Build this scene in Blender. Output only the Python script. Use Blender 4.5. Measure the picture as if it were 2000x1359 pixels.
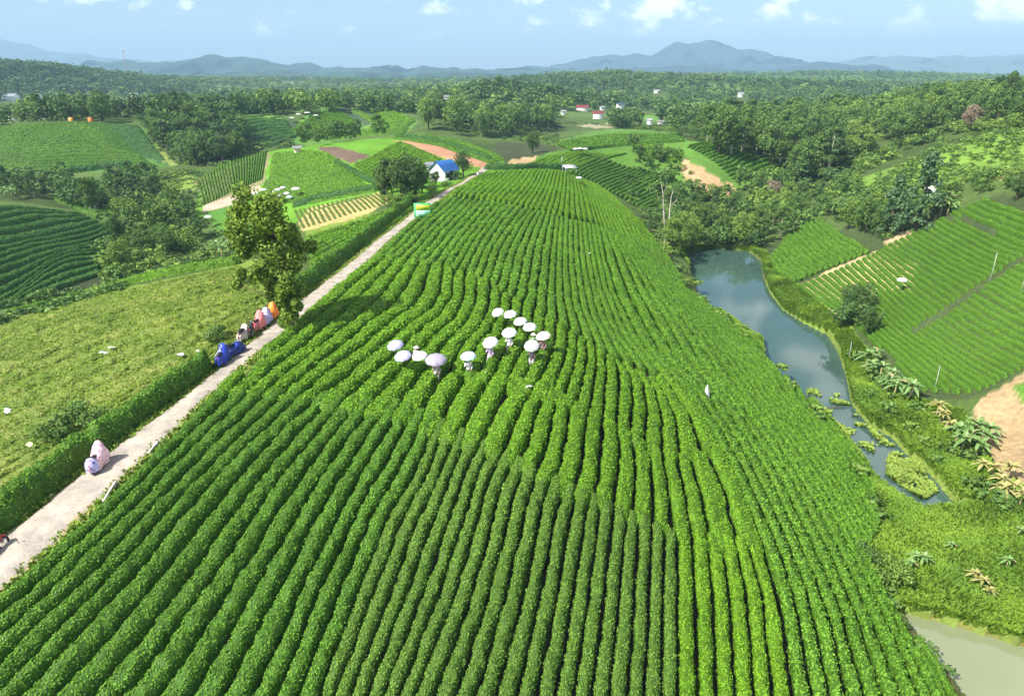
import bpy, math, random
import numpy as np

for o in list(bpy.data.objects):
    bpy.data.objects.remove(o)
sc = bpy.context.scene
rad = math.radians

# ------------------------------------------------------------------ camera
F = 1333.0            # focal length in pixels of the 2000 px wide photograph
PITCH = rad(22.2)
CP, SP = math.cos(PITCH), math.sin(PITCH)
CZ = 31.0             # the pond surface is z = 0, the drone hovers 31 m above it
cam_d = bpy.data.cameras.new("camera")
cam_d.sensor_width = 36.0
cam_d.lens = 36.0 * F / 2000.0
cam_d.clip_start = 0.5
cam_d.clip_end = 40000
cam = bpy.data.objects.new("camera", cam_d)
sc.collection.objects.link(cam)
cam.location = (0, 0, CZ)
cam.rotation_euler = (math.pi / 2 - PITCH, 0, 0)
sc.camera = cam

# ------------------------------------------------------------------ light
SUN_EL, SUN_AZ = rad(47), rad(238)     # azimuth clockwise from +Y (view direction)
sdir = (math.sin(SUN_AZ) * math.cos(SUN_EL), math.cos(SUN_AZ) * math.cos(SUN_EL), math.sin(SUN_EL))
sun_d = bpy.data.lights.new("sun", 'SUN')
sun_d.energy = 5.0
sun_d.angle = rad(0.5)
sun_d.color = (1.0, 0.95, 0.86)
sun = bpy.data.objects.new("sun", sun_d)
sc.collection.objects.link(sun)
from mathutils import Vector
sun.rotation_euler = Vector(sdir).to_track_quat('Z', 'Y').to_euler()

world = bpy.data.worlds.new("World")
sc.world = world
world.use_nodes = True
wt = world.node_tree
wt.nodes.clear()

def N(nt, typ, **kw):
    n = nt.nodes.new(typ)
    for k, v in kw.items():
        if k == 'ins':
            for kk, vv in v.items():
                n.inputs[kk].default_value = vv
        else:
            setattr(n, k, v)
    return n

sky = N(wt, 'ShaderNodeTexSky', sky_type='NISHITA', sun_disc=False, sun_elevation=SUN_EL,
        sun_rotation=SUN_AZ, altitude=100, air_density=1.0, dust_density=0.4, ozone_density=3.0)
tc = N(wt, 'ShaderNodeTexCoord')
mp = N(wt, 'ShaderNodeMapping')
mp.inputs['Scale'].default_value = (1, 1, 1.8)
cn = N(wt, 'ShaderNodeTexNoise', ins={'Scale': 13.0, 'Detail': 9.0, 'Roughness': 0.58})
cn2 = N(wt, 'ShaderNodeTexNoise', ins={'Scale': 1.5, 'Detail': 1.0})
sep = N(wt, 'ShaderNodeSeparateXYZ')
wt.links.new(tc.outputs['Generated'], mp.inputs[0])
wt.links.new(mp.outputs[0], cn.inputs['Vector'])
wt.links.new(tc.outputs['Generated'], cn2.inputs['Vector'])
wt.links.new(tc.outputs['Generated'], sep.inputs[0])

def M(nt, op, a, b=None, c=None, clamp=False):
    n = nt.nodes.new('ShaderNodeMath')
    n.operation = op
    n.use_clamp = clamp
    for i, v in enumerate((a, b, c)):
        if v is None:
            continue
        if isinstance(v, (int, float)):
            n.inputs[i].default_value = v
        else:
            nt.links.new(v, n.inputs[i])
    return n.outputs[0]

# cumulus puffs: thickest high on the right, small ones along a band further left
azr = M(wt, 'DIVIDE', sep.outputs['X'], sep.outputs['Y'])
zz = sep.outputs['Z']
bandr = M(wt, 'MULTIPLY', M(wt, 'SMOOTH_MIN', M(wt, 'MULTIPLY', M(wt, 'SUBTRACT', azr, 0.42), 1.2), 0.24, 0.1),
          M(wt, 'MULTIPLY', M(wt, 'SUBTRACT', zz, 0.030), 22.0, clamp=True))
bandr = M(wt, 'MAXIMUM', bandr, 0.0)
thr = M(wt, 'ADD', M(wt, 'ADD', cn.outputs[0], M(wt, 'MULTIPLY', M(wt, 'SUBTRACT', cn2.outputs[0], 0.5), 0.15)), bandr)
low = M(wt, 'MULTIPLY', M(wt, 'SUBTRACT', zz, 0.035), 60.0, clamp=True)
cl = M(wt, 'MULTIPLY', M(wt, 'MULTIPLY', M(wt, 'SUBTRACT', thr, 0.565), 10.0, clamp=True), low)
cl = M(wt, 'MULTIPLY', cl, 0.75)
mixc = N(wt, 'ShaderNodeMix', data_type='RGBA')
wt.links.new(cl, mixc.inputs[0])
wt.links.new(sky.outputs[0], mixc.inputs[6])
mixc.inputs[7].default_value = (15.0, 14.6, 14.6, 1)
bg = N(wt, 'ShaderNodeBackground', ins={'Strength': 0.085})
wt.links.new(mixc.outputs[2], bg.inputs[0])
wo = N(wt, 'ShaderNodeOutputWorld')
wt.links.new(bg.outputs[0], wo.inputs[0])

vs = sc.view_settings
vs.view_transform = 'Standard'
vs.look = 'None'
vs.exposure = 0.88
vs.gamma = 1.0
cy = sc.cycles
cy.max_bounces = 5
cy.diffuse_bounces = 2
cy.glossy_bounces = 2
cy.transmission_bounces = 3
cy.transparent_max_bounces = 4
cy.volume_bounces = 0
cy.use_denoising = True
cy.denoiser = 'OPENIMAGEDENOISE'
cy.denoising_input_passes = 'RGB_ALBEDO_NORMAL'
cy.denoising_prefilter = 'ACCURATE'
cy.use_adaptive_sampling = True
cy.adaptive_threshold = 0.02
cy.sample_clamp_indirect = 4
cy.caustics_reflective = False
cy.caustics_refractive = False

# ------------------------------------------------------------------ helpers
RNG = np.random.default_rng(7)
random.seed(7)

def tag(o, label=None, cat=None, group=None, kind=None):
    if label: o['label'] = label
    if cat: o['category'] = cat
    if group: o['group'] = group
    if kind: o['kind'] = kind
    return o

def make_mesh(name, V, Fc, mat=None, smooth=False, matidx=None):
    """V (n,3) float, Fc (m,k) ints, or a list of such arrays with differing k"""
    me = bpy.data.meshes.new(name)
    fl = Fc if isinstance(Fc, list) else [Fc]
    fl = [np.asarray(f, dtype=np.int32) for f in fl if len(f)]
    me.vertices.add(len(V))
    me.vertices.foreach_set("co", np.asarray(V, dtype=np.float32).ravel())
    nl = sum(f.size for f in fl)
    nf = sum(len(f) for f in fl)
    me.loops.add(nl)
    me.polygons.add(nf)
    me.loops.foreach_set("vertex_index", np.concatenate([f.ravel() for f in fl]))
    tot = np.concatenate([np.full(len(f), f.shape[1], dtype=np.int32) for f in fl])
    st = np.concatenate([[0], np.cumsum(tot)[:-1]]).astype(np.int32)
    me.polygons.foreach_set("loop_start", st)
    me.polygons.foreach_set("loop_total", tot)
    if smooth is not False:
        sm = np.ones(nf, dtype=bool) if smooth is True else np.asarray(smooth, dtype=bool)
        me.polygons.foreach_set("use_smooth", sm)
    if matidx is not None:
        me.polygons.foreach_set("material_index", np.asarray(matidx, dtype=np.int32))
    me.update(calc_edges=True)
    if mat is not None:
        for m in (mat if isinstance(mat, (list, tuple)) else [mat]):
            me.materials.append(m)
    return me

def link(name, me, parent=None, loc=None):
    o = bpy.data.objects.new(name, me)
    sc.collection.objects.link(o)
    if parent is not None:
        o.parent = parent
    if loc is not None:
        o.location = loc
    return o

def empty(name, loc, rz=0.0, scale=1.0):
    o = bpy.data.objects.new(name, None)
    sc.collection.objects.link(o)
    o.empty_display_size = 0.3
    o.location = loc
    o.rotation_euler = (0, 0, rz)
    o.scale = (scale,) * 3
    return o

def copy_tree(o, parent=None):
    c = o.copy()
    sc.collection.objects.link(c)
    if parent is not None:
        c.parent = parent
    for ch in list(o.children):
        copy_tree(ch, c)
    return c

def hsh(i, j, k, s=0):
    n = (i.astype(np.int64) * 374761393 + j.astype(np.int64) * 668265263 + k.astype(np.int64) * 2147483647 + s * 1274126177) & 0xffffffff
    n = ((n ^ (n >> 13)) * 1274126177) & 0xffffffff
    n = (n ^ (n >> 16)) & 0xffffffff
    return n.astype(np.float64) / 4294967295.0

def vnoise(x, y, z=None, s=0):
    """value noise in [-1, 1]"""
    if z is None:
        z = np.zeros_like(x)
    xi, yi, zi = np.floor(x), np.floor(y), np.floor(z)
    fx, fy, fz = x - xi, y - yi, z - zi
    fx = fx * fx * (3 - 2 * fx); fy = fy * fy * (3 - 2 * fy); fz = fz * fz * (3 - 2 * fz)
    r = 0
    for a in (0, 1):
        wx = fx if a else 1 - fx
        for b in (0, 1):
            wy = fy if b else 1 - fy
            for c in (0, 1):
                wz = fz if c else 1 - fz
                r = r + wx * wy * wz * hsh(xi + a, yi + b, zi + c, s)
    return r * 2 - 1

def fbm(x, y, oct=4, s=0):
    r, a, f = 0, 1.0, 1.0
    for k in range(oct):
        r = r + a * vnoise(x * f, y * f, s=s + k)
        a *= 0.5; f *= 2.03
    return r

def in_poly(px, py, poly):
    poly = np.asarray(poly, float)
    res = np.zeros(px.shape, bool)
    x1, y1 = poly[-1]
    for x2, y2 in poly:
        c = ((y1 > py) != (y2 > py))
        if y1 != y2:
            res ^= c & (px < (x2 - x1) * (py - y1) / (y2 - y1) + x1)
        x1, y1 = x2, y2
    return res

def seg_dist(px, py, line, closed=False):
    line = np.asarray(line, float)
    pts = list(line)
    if closed:
        pts.append(line[0])
    d = np.full(px.shape, 1e9)
    for (x1, y1), (x2, y2) in zip(pts[:-1], pts[1:]):
        dx, dy = x2 - x1, y2 - y1
        L = dx * dx + dy * dy + 1e-12
        t = np.clip(((px - x1) * dx + (py - y1) * dy) / L, 0, 1)
        d = np.minimum(d, np.hypot(px - x1 - t * dx, py - y1 - t * dy))
    return d

# photograph pixel <-> world
def ray(u, v):
    u = np.asarray(u, float); v = np.asarray(v, float)
    a = (u - 1000) / F; b = (679.5 - v) / F
    return a, CP + b * SP, -SP + b * CP
def at_h(u, v, h):
    dx, dy, dz = ray(u, v)
    t = h / (-dz)
    return dx * t, dy * t
def to_px(x, y, z):
    zc = z - CZ
    d = y * CP - zc * SP
    up = y * SP + zc * CP
    d = np.where(d > 0.1, d, 0.1)
    return 1000 + F * x / d, 679.5 - F * up / d

# ------------------------------------------------------------------ terrain heights
# (u, v, metres below the camera)
CTRL = """
925 350 20|820 430 19.2|730 500 19|570 650 19|415 785 19.7|200 960 20.6|0 1180 22|-200 1400 24|-250 1250 23
1060 335 20|1108 338 20.5|950 450 18.5|1070 420 18.5|1000 600 18|870 560 18|1000 700 18.6|700 720 19|900 850 20.5|1100 850 20.8
500 1000 22|1000 1100 24|300 1250 24.3|700 1250 25.5|1000 1359 27|500 1359 26|1320 1200 27|1320 1359 28.5|0 1400 25|1000 1700 29|300 1700 28|1500 1700 30
1200 500 20|1200 600 20.3|1250 750 21.8|1400 900 24.5|1450 1100 27|1600 1150 29|1550 1359 29.7|1180 400 21|1250 500 22.5|1330 640 23.5|1500 850 26.5|1300 560 25|1220 440 23
1345 575 30.4|1410 615 30.4|1488 672 30.4|1560 765 30.4|1645 860 30.4|1700 960 30.4|1710 1030 30.3|1700 1100 30.3|1745 1195 30.5|1810 1275 30.5|1890 1359 30.6|2000 1500 30.6
1330 500 30|1380 485 30.4|1460 485 30.4|1500 500 30|1500 560 30.3|1560 620 30.3|1640 690 30.3|1680 790 30.3|1780 870 30.3|1860 980 30.3|1850 1060 30.2|1950 1150 30.2|2000 1250 30.4|2200 1250 30|1800 1150 30.2
100 800 21|0 640 22.5|300 560 21|470 520 20|300 700 20|0 1000 21.5|150 900 20.8|-300 700 24|-300 1000 23|400 620 19.5|170 595 22
600 500 19.3|700 450 19.3|650 400 20|740 380 20|600 425 20.6|520 480 20.5
350 470 29|420 490 29|300 520 28|180 545 28.5|230 500 29|120 590 29
540 375 24|700 370 22|650 340 21|700 300 18.2|640 288 18|530 300 20|450 400 27|390 390 27|450 340 23|520 295 19.5|380 350 26|480 440 28
800 267 17|950 300 18|870 300 18|980 318 19|1000 328 20|900 272 17|860 340 20.5|800 330 20
560 272 24|650 240 19.5|680 204 13.5|800 240 19|490 250 20|700 262 24|760 215 15
150 240 17|0 250 18|270 246 18|150 335 29|330 325 28|150 290 23|-150 260 19|-150 340 29
0 390 22|100 404 23.4|200 440 26|100 500 26|0 500 25|-150 450 21|-150 600 28|60 590 29.5|215 500 28.5|0 610 29
150 372 29|230 400 31|250 350 29.5|60 372 29|280 420 31|110 420 30
1130 295 18|1200 350 24|1270 400 29|1150 345 22.3|1050 318 20|1240 320 21.5|1000 300 20
1340 330 22.5|1400 385 28|1330 300 20|1420 300 20|1500 335 24.5|1340 272 17.5|1450 350 26|1540 350 26
1130 262 20|1200 252 19|1250 275 21|1300 262 20|1060 262 25|1040 285 25
1400 450 30|1300 470 30|1320 430 30|1360 400 29.5
1500 480 30|1600 430 27|1600 560 29|1700 480 26|1640 620 29.6|1700 560 27|1800 470 23|1900 430 19.5|2000 395 16.5|1850 600 23.6|2000 560 20|1900 700 27|1780 765 29.3|2000 720 25.5|2150 500 17|2150 700 22
2000 850 28.5|1900 950 29.7|2000 1000 29.5|2200 900 26|2150 1100 28.5|1740 690 29
1700 430 26.5|1600 390 28|1500 410 29|1700 370 24|1800 410 21|1850 370 18.5|1950 340 15|1950 258 12|1820 310 17.5|2100 300 10|2100 380 13
1700 320 23|1650 270 21|1750 225 16|1600 320 25|1500 250 21|1420 255 21|1900 205 12|2000 200 11|2150 210 9|1580 280 24
"""
C_th, C_lr, C_z = [], [], []
for tok in CTRL.replace("\n", "|").split("|"):
    tok = tok.split()
    if len(tok) == 3:
        u, v, h = map(float, tok)
        x, y = at_h(u, v, h)
        C_th.append(math.atan2(x, y)); C_lr.append(math.log(math.hypot(x, y))); C_z.append(CZ - h)
# points fixed by distance: (u, r, z)
for u, r, z in [(0, 380, 2), (200, 400, 1), (400, 420, 2), (600, 420, 1), (800, 330, 4), (1200, 330, 6), (1400, 380, 6),
                (820, 380, 6), (990, 430, 20), (1060, 420, 12), (900, 420, 10), (950, 340, 6), (1100, 350, 5),
                (0, 600, 1), (400, 600, 1), (800, 600, 1), (1200, 600, 2), (1600, 600, 0), (2000, 600, 6),
                (1500, 420, 6), (1700, 300, 16), (1800, 280, 19), (1900, 300, 17), (2000, 330, 17), (2100, 300, 24), (1650, 420, 4), (1900, 450, 3),
                (1500, 290, 10),
                (-200, 560, 4), (-300, 900, 36), (0, 900, 26), (60, 880, 31), (130, 900, 32), (200, 900, 27), (240, 880, 15), (280, 850, 6), (320, 860, 14), (360, 860, 12), (400, 850, 5), (450, 880, 2),
                (0, 720, 2), (200, 720, 1), (350, 720, 1),
                (600, 1000, 2), (1000, 1000, 2), (1100, 1300, 20), (1400, 1000, 5), (1500, 1200, 12), (1800, 900, 4), (2000, 800, 4), (2200, 800, 4),
                (560, 500, 9), (760, 560, 8), (650, 700, 3), (1250, 700, 15), (1080, 600, 2), (1450, 800, 16), (1150, 900, 22), (1350, 1000, 6), (880, 680, 10), (470, 620, 8), (1600, 1500, 18), (1650, 900, 12), (700, 1300, 8), (500, 1200, 10), (900, 1500, 4), (1250, 1500, 14)] + \
               [(u, r, 1) for u in (-600, 0, 500, 1000, 1500, 2000, 2600) for r in (2200, 5000, 9500)] + \
               [(2800, r, 5) for r in (15, 40, 90, 200, 400)] + [(-800, 15, 6), (-800, 40, 8), (-800, 90, 7), (-800, 200, 8), (-800, 400, 3)] + \
               [(u, 7, 3) for u in (-500, 1000, 2500)]:
    C_th.append(math.atan2((u - 1000) / F, 0.95)); C_lr.append(math.log(r)); C_z.append(z)
C_th, C_lr, C_z = map(np.array, (C_th, C_lr, C_z))
EPS = 0.05
def kern(dt, dl):
    return -np.sqrt(dt * dt + dl * dl + EPS * EPS)
A = kern(C_th[:, None] - C_th[None], C_lr[:, None] - C_lr[None])
n = len(C_z)
A[np.arange(n), np.arange(n)] += 0.006
Pm = np.stack([np.ones(n), C_lr], 1)
S = np.block([[A, Pm], [Pm.T, np.zeros((2, 2))]])
sol = np.linalg.solve(S, np.concatenate([C_z, [0, 0]]))
W, PW = sol[:n], sol[n:]
def rbf(th, lr):
    out = np.empty(th.shape)
    f, g, o = th.ravel(), lr.ravel(), out.ravel()
    for i in range(0, len(f), 20000):
        s = slice(i, i + 20000)
        o[s] = kern(f[s, None] - C_th[None], g[s, None] - C_lr[None]) @ W + PW[0] + PW[1] * g[s]
    return o.reshape(th.shape)

RIVER = [(1335, 500), (1348, 545), (1368, 588), (1410, 612), (1450, 640), (1486, 668), (1492, 712), (1540, 755), (1600, 805), (1650, 860),
         (1680, 900), (1705, 935), (1745, 962), (1800, 1000), (1860, 1003), (1905, 1003), (1868, 985), (1835, 945), (1800, 905), (1770, 885), (1745, 855), (1700, 832),
         (1665, 790), (1655, 740), (1640, 690), (1620, 655), (1570, 630), (1530, 605), (1505, 572), (1492, 540), (1488, 510), (1465, 492), (1425, 486), (1375, 486)]
POOL = [(1752, 1192), (1790, 1202), (1850, 1217), (1930, 1240), (2000, 1262), (2200, 1310), (2500, 1400), (2600, 1900), (2200, 1750), (1905, 1395), (1868, 1345), (1812, 1278)]
def world_poly(p, h=31.0):
    p = np.array(p, float)
    x, y = at_h(p[:, 0], p[:, 1], h)
    return np.stack([x, y], 1)
RIVW, POOLW = world_poly(RIVER), world_poly(POOL)
def river_sd(x, y):
    d = np.full(x.shape, 99.0)
    m = (x > -5) & (x < 110) & (y > 5) & (y < 160)
    if m.any():
        X, Y = x[m], y[m]
        r = np.full(X.shape, 99.0)
        for P in (RIVW, POOLW):
            q = seg_dist(X, Y, P, True)
            q = np.where(in_poly(X, Y, P), -q, q)
            r = np.minimum(r, q)
        d[m] = r
    return d

NT, NR = 1120, 800
TH = np.linspace(-rad(63), rad(63), NT)
LR = np.linspace(math.log(6), math.log(9400), NR)
gt, gl = np.meshgrid(TH, LR)           # (NR, NT)
GX, GY = np.exp(gl) * np.sin(gt), np.exp(gl) * np.cos(gt)
# coarse evaluation of the smooth surface, then bilinear upsampling
ct, cl_ = np.meshgrid(np.linspace(TH[0], TH[-1], 420), np.linspace(LR[0], LR[-1], 400))
cz = rbf(ct, cl_)
def bil(Z, ft, fl):
    nt, nl = Z.shape[1], Z.shape[0]
    ft = np.clip(ft, 0, nt - 1.001); fl = np.clip(fl, 0, nl - 1.001)
    i, j = ft.astype(int), fl.astype(int)
    a, b = ft - i, fl - j
    return (Z[j, i] * (1 - a) + Z[j, i + 1] * a) * (1 - b) + (Z[j + 1, i] * (1 - a) + Z[j + 1, i + 1] * a) * b
GZ = bil(cz, (gt - TH[0]) / (TH[-1] - TH[0]) * 419, (gl - LR[0]) / (LR[-1] - LR[0]) * 399)
GR = np.exp(gl)
GZ += fbm(GX / 9.0, GY / 9.0, 3) * 0.10 * np.clip(GR / 60, 0.5, 1) + fbm(GX / 60.0, GY / 60.0, 2, s=9) * np.clip((GR - 150) / 400, 0, 1) * 1.2
GZ += fbm(GX / 300.0, GY / 300.0, 3, s=21) * np.clip((GR - 600) / 1500, 0, 1) * 5.0
sd = river_sd(GX, GY)
near = (sd < 40)
bank = 0.35 + 0.25 * np.clip(sd, 0, 3)
GZ = np.where(near & (sd >= 0), np.maximum(GZ, np.minimum(bank, 0.8)), GZ)
GZ = np.where(sd < 0, -np.clip(-sd * 0.9, 0.0, 1.5) + 0.10 * np.clip(1 + sd / 0.2, 0, 1) - 0.04, GZ)
GZ = np.maximum(GZ, -1.6)

def T(x, y):
    th = np.arctan2(x, y); lr = np.log(np.hypot(x, y) + 1e-9)
    return bil(GZ, (th - TH[0]) / (TH[-1] - TH[0]) * (NT - 1), (lr - LR[0]) / (LR[-1] - LR[0]) * (NR - 1))

_RS = np.exp(np.linspace(math.log(10), math.log(3000), 1500))
def P(u, v, rmin=0.0):
    """world point on the terrain seen at photograph pixel (u, v)"""
    u = np.atleast_1d(np.asarray(u, float)); v = np.atleast_1d(np.asarray(v, float))
    dx, dy, dz = ray(u, v)
    hl = np.hypot(dx, dy)
    out = np.zeros((len(u), 3))
    for i in range(len(u)):
        rs = _RS[_RS >= rmin]
        t = rs / hl[i]
        x, y, z = dx[i] * t, dy[i] * t, CZ + dz[i] * t
        g = z - T(x, y)
        k = np.argmax(g < 0)
        if g[k] >= 0:
            k = len(rs) - 1
        if k > 0 and g[k] < 0 and g[k - 1] > 0:
            w = g[k - 1] / (g[k - 1] - g[k])
            tt = t[k - 1] + (t[k] - t[k - 1]) * w
        else:
            tt = t[k]
        out[i] = (dx[i] * tt, dy[i] * tt, T(np.array([dx[i] * tt]), np.array([dy[i] * tt]))[0])
    return out
def P1(u, v, rmin=0.0):
    return P([u], [v], rmin)[0]

def resample(p, n):
    p = np.asarray(p, float)
    d = np.concatenate([[0], np.cumsum(np.linalg.norm(np.diff(p, axis=0), axis=1))])
    t = np.linspace(0, d[-1], n)
    return np.stack([np.interp(t, d, p[:, k]) for k in range(p.shape[1])], 1)
def smooth_line(p, it=2):
    p = np.asarray(p, float)
    for _ in range(it):
        q = p.copy()
        q[1:-1] = p[1:-1] * 0.5 + 0.25 * (p[:-2] + p[2:])
        p = q
    return p
# ------------------------------------------------------------------ materials
MATS = {}
def newmat(name):
    m = bpy.data.materials.new(name)
    m.use_nodes = True
    m.node_tree.nodes.clear()
    return m, m.node_tree

def plain(name, col, rough=0.6, spec=0.3, var=0.0, scale=3.0, metal=0.0):
    if name in MATS: return MATS[name]
    m, nt = newmat(name)
    b = N(nt, 'ShaderNodeBsdfPrincipled', ins={'Roughness': rough, 'Specular IOR Level': spec, 'Metallic': metal})
    b.inputs['Base Color'].default_value = (*col, 1)
    if var:
        no = N(nt, 'ShaderNodeTexNoise', ins={'Scale': scale, 'Detail': 5.0})
        g = N(nt, 'ShaderNodeNewGeometry')
        nt.links.new(g.outputs['Position'], no.inputs['Vector'])
        mx = N(nt, 'ShaderNodeMix', data_type='RGBA')
        mx.inputs[6].default_value = (*[c * (1 - var) for c in col], 1)
        mx.inputs[7].default_value = (*[min(1, c * (1 + var)) for c in col], 1)
        nt.links.new(no.outputs[0], mx.inputs[0])
        nt.links.new(mx.outputs[2], b.inputs['Base Color'])
    o = N(nt, 'ShaderNodeOutputMaterial')
    nt.links.new(b.outputs[0], o.inputs[0])
    MATS[name] = m
    return m

def leafy(name, dark, light, rough=0.6, spec=0.22, trans=0.22, patch=0.25, pscale=0.15, dead=None):
    """foliage: every leaf (mesh island) gets its own tint between dark and light, plus broad patches"""
    if name in MATS: return MATS[name]
    m, nt = newmat(name)
    g = N(nt, 'ShaderNodeNewGeometry')
    no = N(nt, 'ShaderNodeTexNoise', ins={'Scale': pscale, 'Detail': 3.0})
    nt.links.new(g.outputs['Position'], no.inputs['Vector'])
    f = M(nt, 'ADD', M(nt, 'MULTIPLY', g.outputs['Random Per Island'], 1 - patch),
          M(nt, 'MULTIPLY', M(nt, 'MULTIPLY', M(nt, 'SUBTRACT', no.outputs[0], 0.35), 3.3, clamp=True), patch))
    mx = N(nt, 'ShaderNodeMix', data_type='RGBA')
    mx.inputs[6].default_value = (*dark, 1); mx.inputs[7].default_value = (*light, 1)
    nt.links.new(f, mx.inputs[0])
    colr = mx.outputs[2]
    if dead:
        md = N(nt, 'ShaderNodeMix', data_type='RGBA')
        nt.links.new(M(nt, 'GREATER_THAN', g.outputs['Random Per Island'], dead[1]), md.inputs[0])
        nt.links.new(colr, md.inputs[6]); md.inputs[7].default_value = (*dead[0], 1)
        colr = md.outputs[2]
    b = N(nt, 'ShaderNodeBsdfPrincipled', ins={'Roughness': rough, 'Specular IOR Level': spec})
    t = N(nt, 'ShaderNodeBsdfTranslucent')
    nt.links.new(colr, b.inputs['Base Color']); nt.links.new(colr, t.inputs['Color'])
    ms = N(nt, 'ShaderNodeMixShader', ins={0: trans})
    nt.links.new(b.outputs[0], ms.inputs[1]); nt.links.new(t.outputs[0], ms.inputs[2])
    o = N(nt, 'ShaderNodeOutputMaterial')
    nt.links.new(ms.outputs[0], o.inputs[0])
    MATS[name] = m
    return m

TEA, CORE = {}, {}
for k_, (a_, b_, p_) in {
 'dull':   ((0.070, 0.135, 0.016), (0.235, 0.370, 0.048), 0.12),
 'deep':   ((0.060, 0.138, 0.014), (0.215, 0.390, 0.036), 0.12),
 'bright': ((0.085, 0.175, 0.010), (0.265, 0.455, 0.026), 0.10),
 'lime':   ((0.090, 0.185, 0.009), (0.275, 0.460, 0.022), 0.10),
 'mid':    ((0.070, 0.155, 0.014), (0.235, 0.415, 0.034), 0.12),
 'dark':   ((0.045, 0.115, 0.024), (0.155, 0.310, 0.060), 0.10),
 'young':  ((0.140, 0.190, 0.040), (0.270, 0.300, 0.080), 0.2)}.items():
    a_ = (a_[0] * 0.90, a_[1] * 1.04, a_[2]); b_ = (b_[0] * 0.90, b_[1] * 1.05, b_[2])
    TEA[k_] = leafy('tea_shoots_' + k_, a_, b_, pscale=p_)
    CORE[k_] = leafy('tea_shaded_core_' + k_, tuple(c * 0.75 for c in a_), tuple((c * 0.45 + d * 0.55) * 0.6 for c, d in zip(a_, b_)), pscale=3.0, patch=0.9)  # older inner leaves, darkened further to paint in the hedge's self-shading
CROWN = {
 'dark':  leafy('crown_dark',  (0.035, 0.085, 0.022), (0.125, 0.220, 0.050), pscale=0.2, trans=0.2),
 'mid':   leafy('crown_mid',   (0.055, 0.120, 0.025), (0.170, 0.290, 0.060), pscale=0.2, trans=0.22),
 'light': leafy('crown_light', (0.095, 0.180, 0.025), (0.250, 0.380, 0.070), pscale=0.2, trans=0.22),
 'gold':  leafy('crown_gold',  (0.090, 0.155, 0.016), (0.270, 0.400, 0.050), pscale=0.5, trans=0.25),
 'pink':  leafy('crown_pink',  (0.160, 0.140, 0.080), (0.400, 0.300, 0.210), pscale=0.5, trans=0.15),
 'pine':  leafy('crown_pine',  (0.030, 0.085, 0.028), (0.140, 0.240, 0.100), pscale=0.5, trans=0.12),
}
M_BANANA = leafy('banana_leaf', (0.110, 0.235, 0.055), (0.290, 0.450, 0.140), rough=0.4, spec=0.5, trans=0.3, dead=((0.42, 0.34, 0.16), 0.88))
M_BANDRY = leafy('banana_leaf_dry', (0.250, 0.260, 0.070), (0.520, 0.470, 0.200), rough=0.5, trans=0.25)
M_GRASS = leafy('grass_blades', (0.085, 0.180, 0.018), (0.240, 0.390, 0.035), trans=0.3, patch=0.6, pscale=0.25)
M_WEED = leafy('weed_blades', (0.120, 0.225, 0.018), (0.300, 0.425, 0.050), trans=0.3, patch=0.6, pscale=0.18, dead=((0.48, 0.42, 0.17), 0.93))
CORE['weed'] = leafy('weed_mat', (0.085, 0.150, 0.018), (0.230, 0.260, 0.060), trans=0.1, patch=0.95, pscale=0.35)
M_BARK = plain('bark', (0.11, 0.085, 0.06), 0.9, 0.1, 0.4, 4)
M_PALEBARK = plain('pale_bark', (0.52, 0.46, 0.38), 0.85, 0.1, 0.25, 3)

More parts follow.
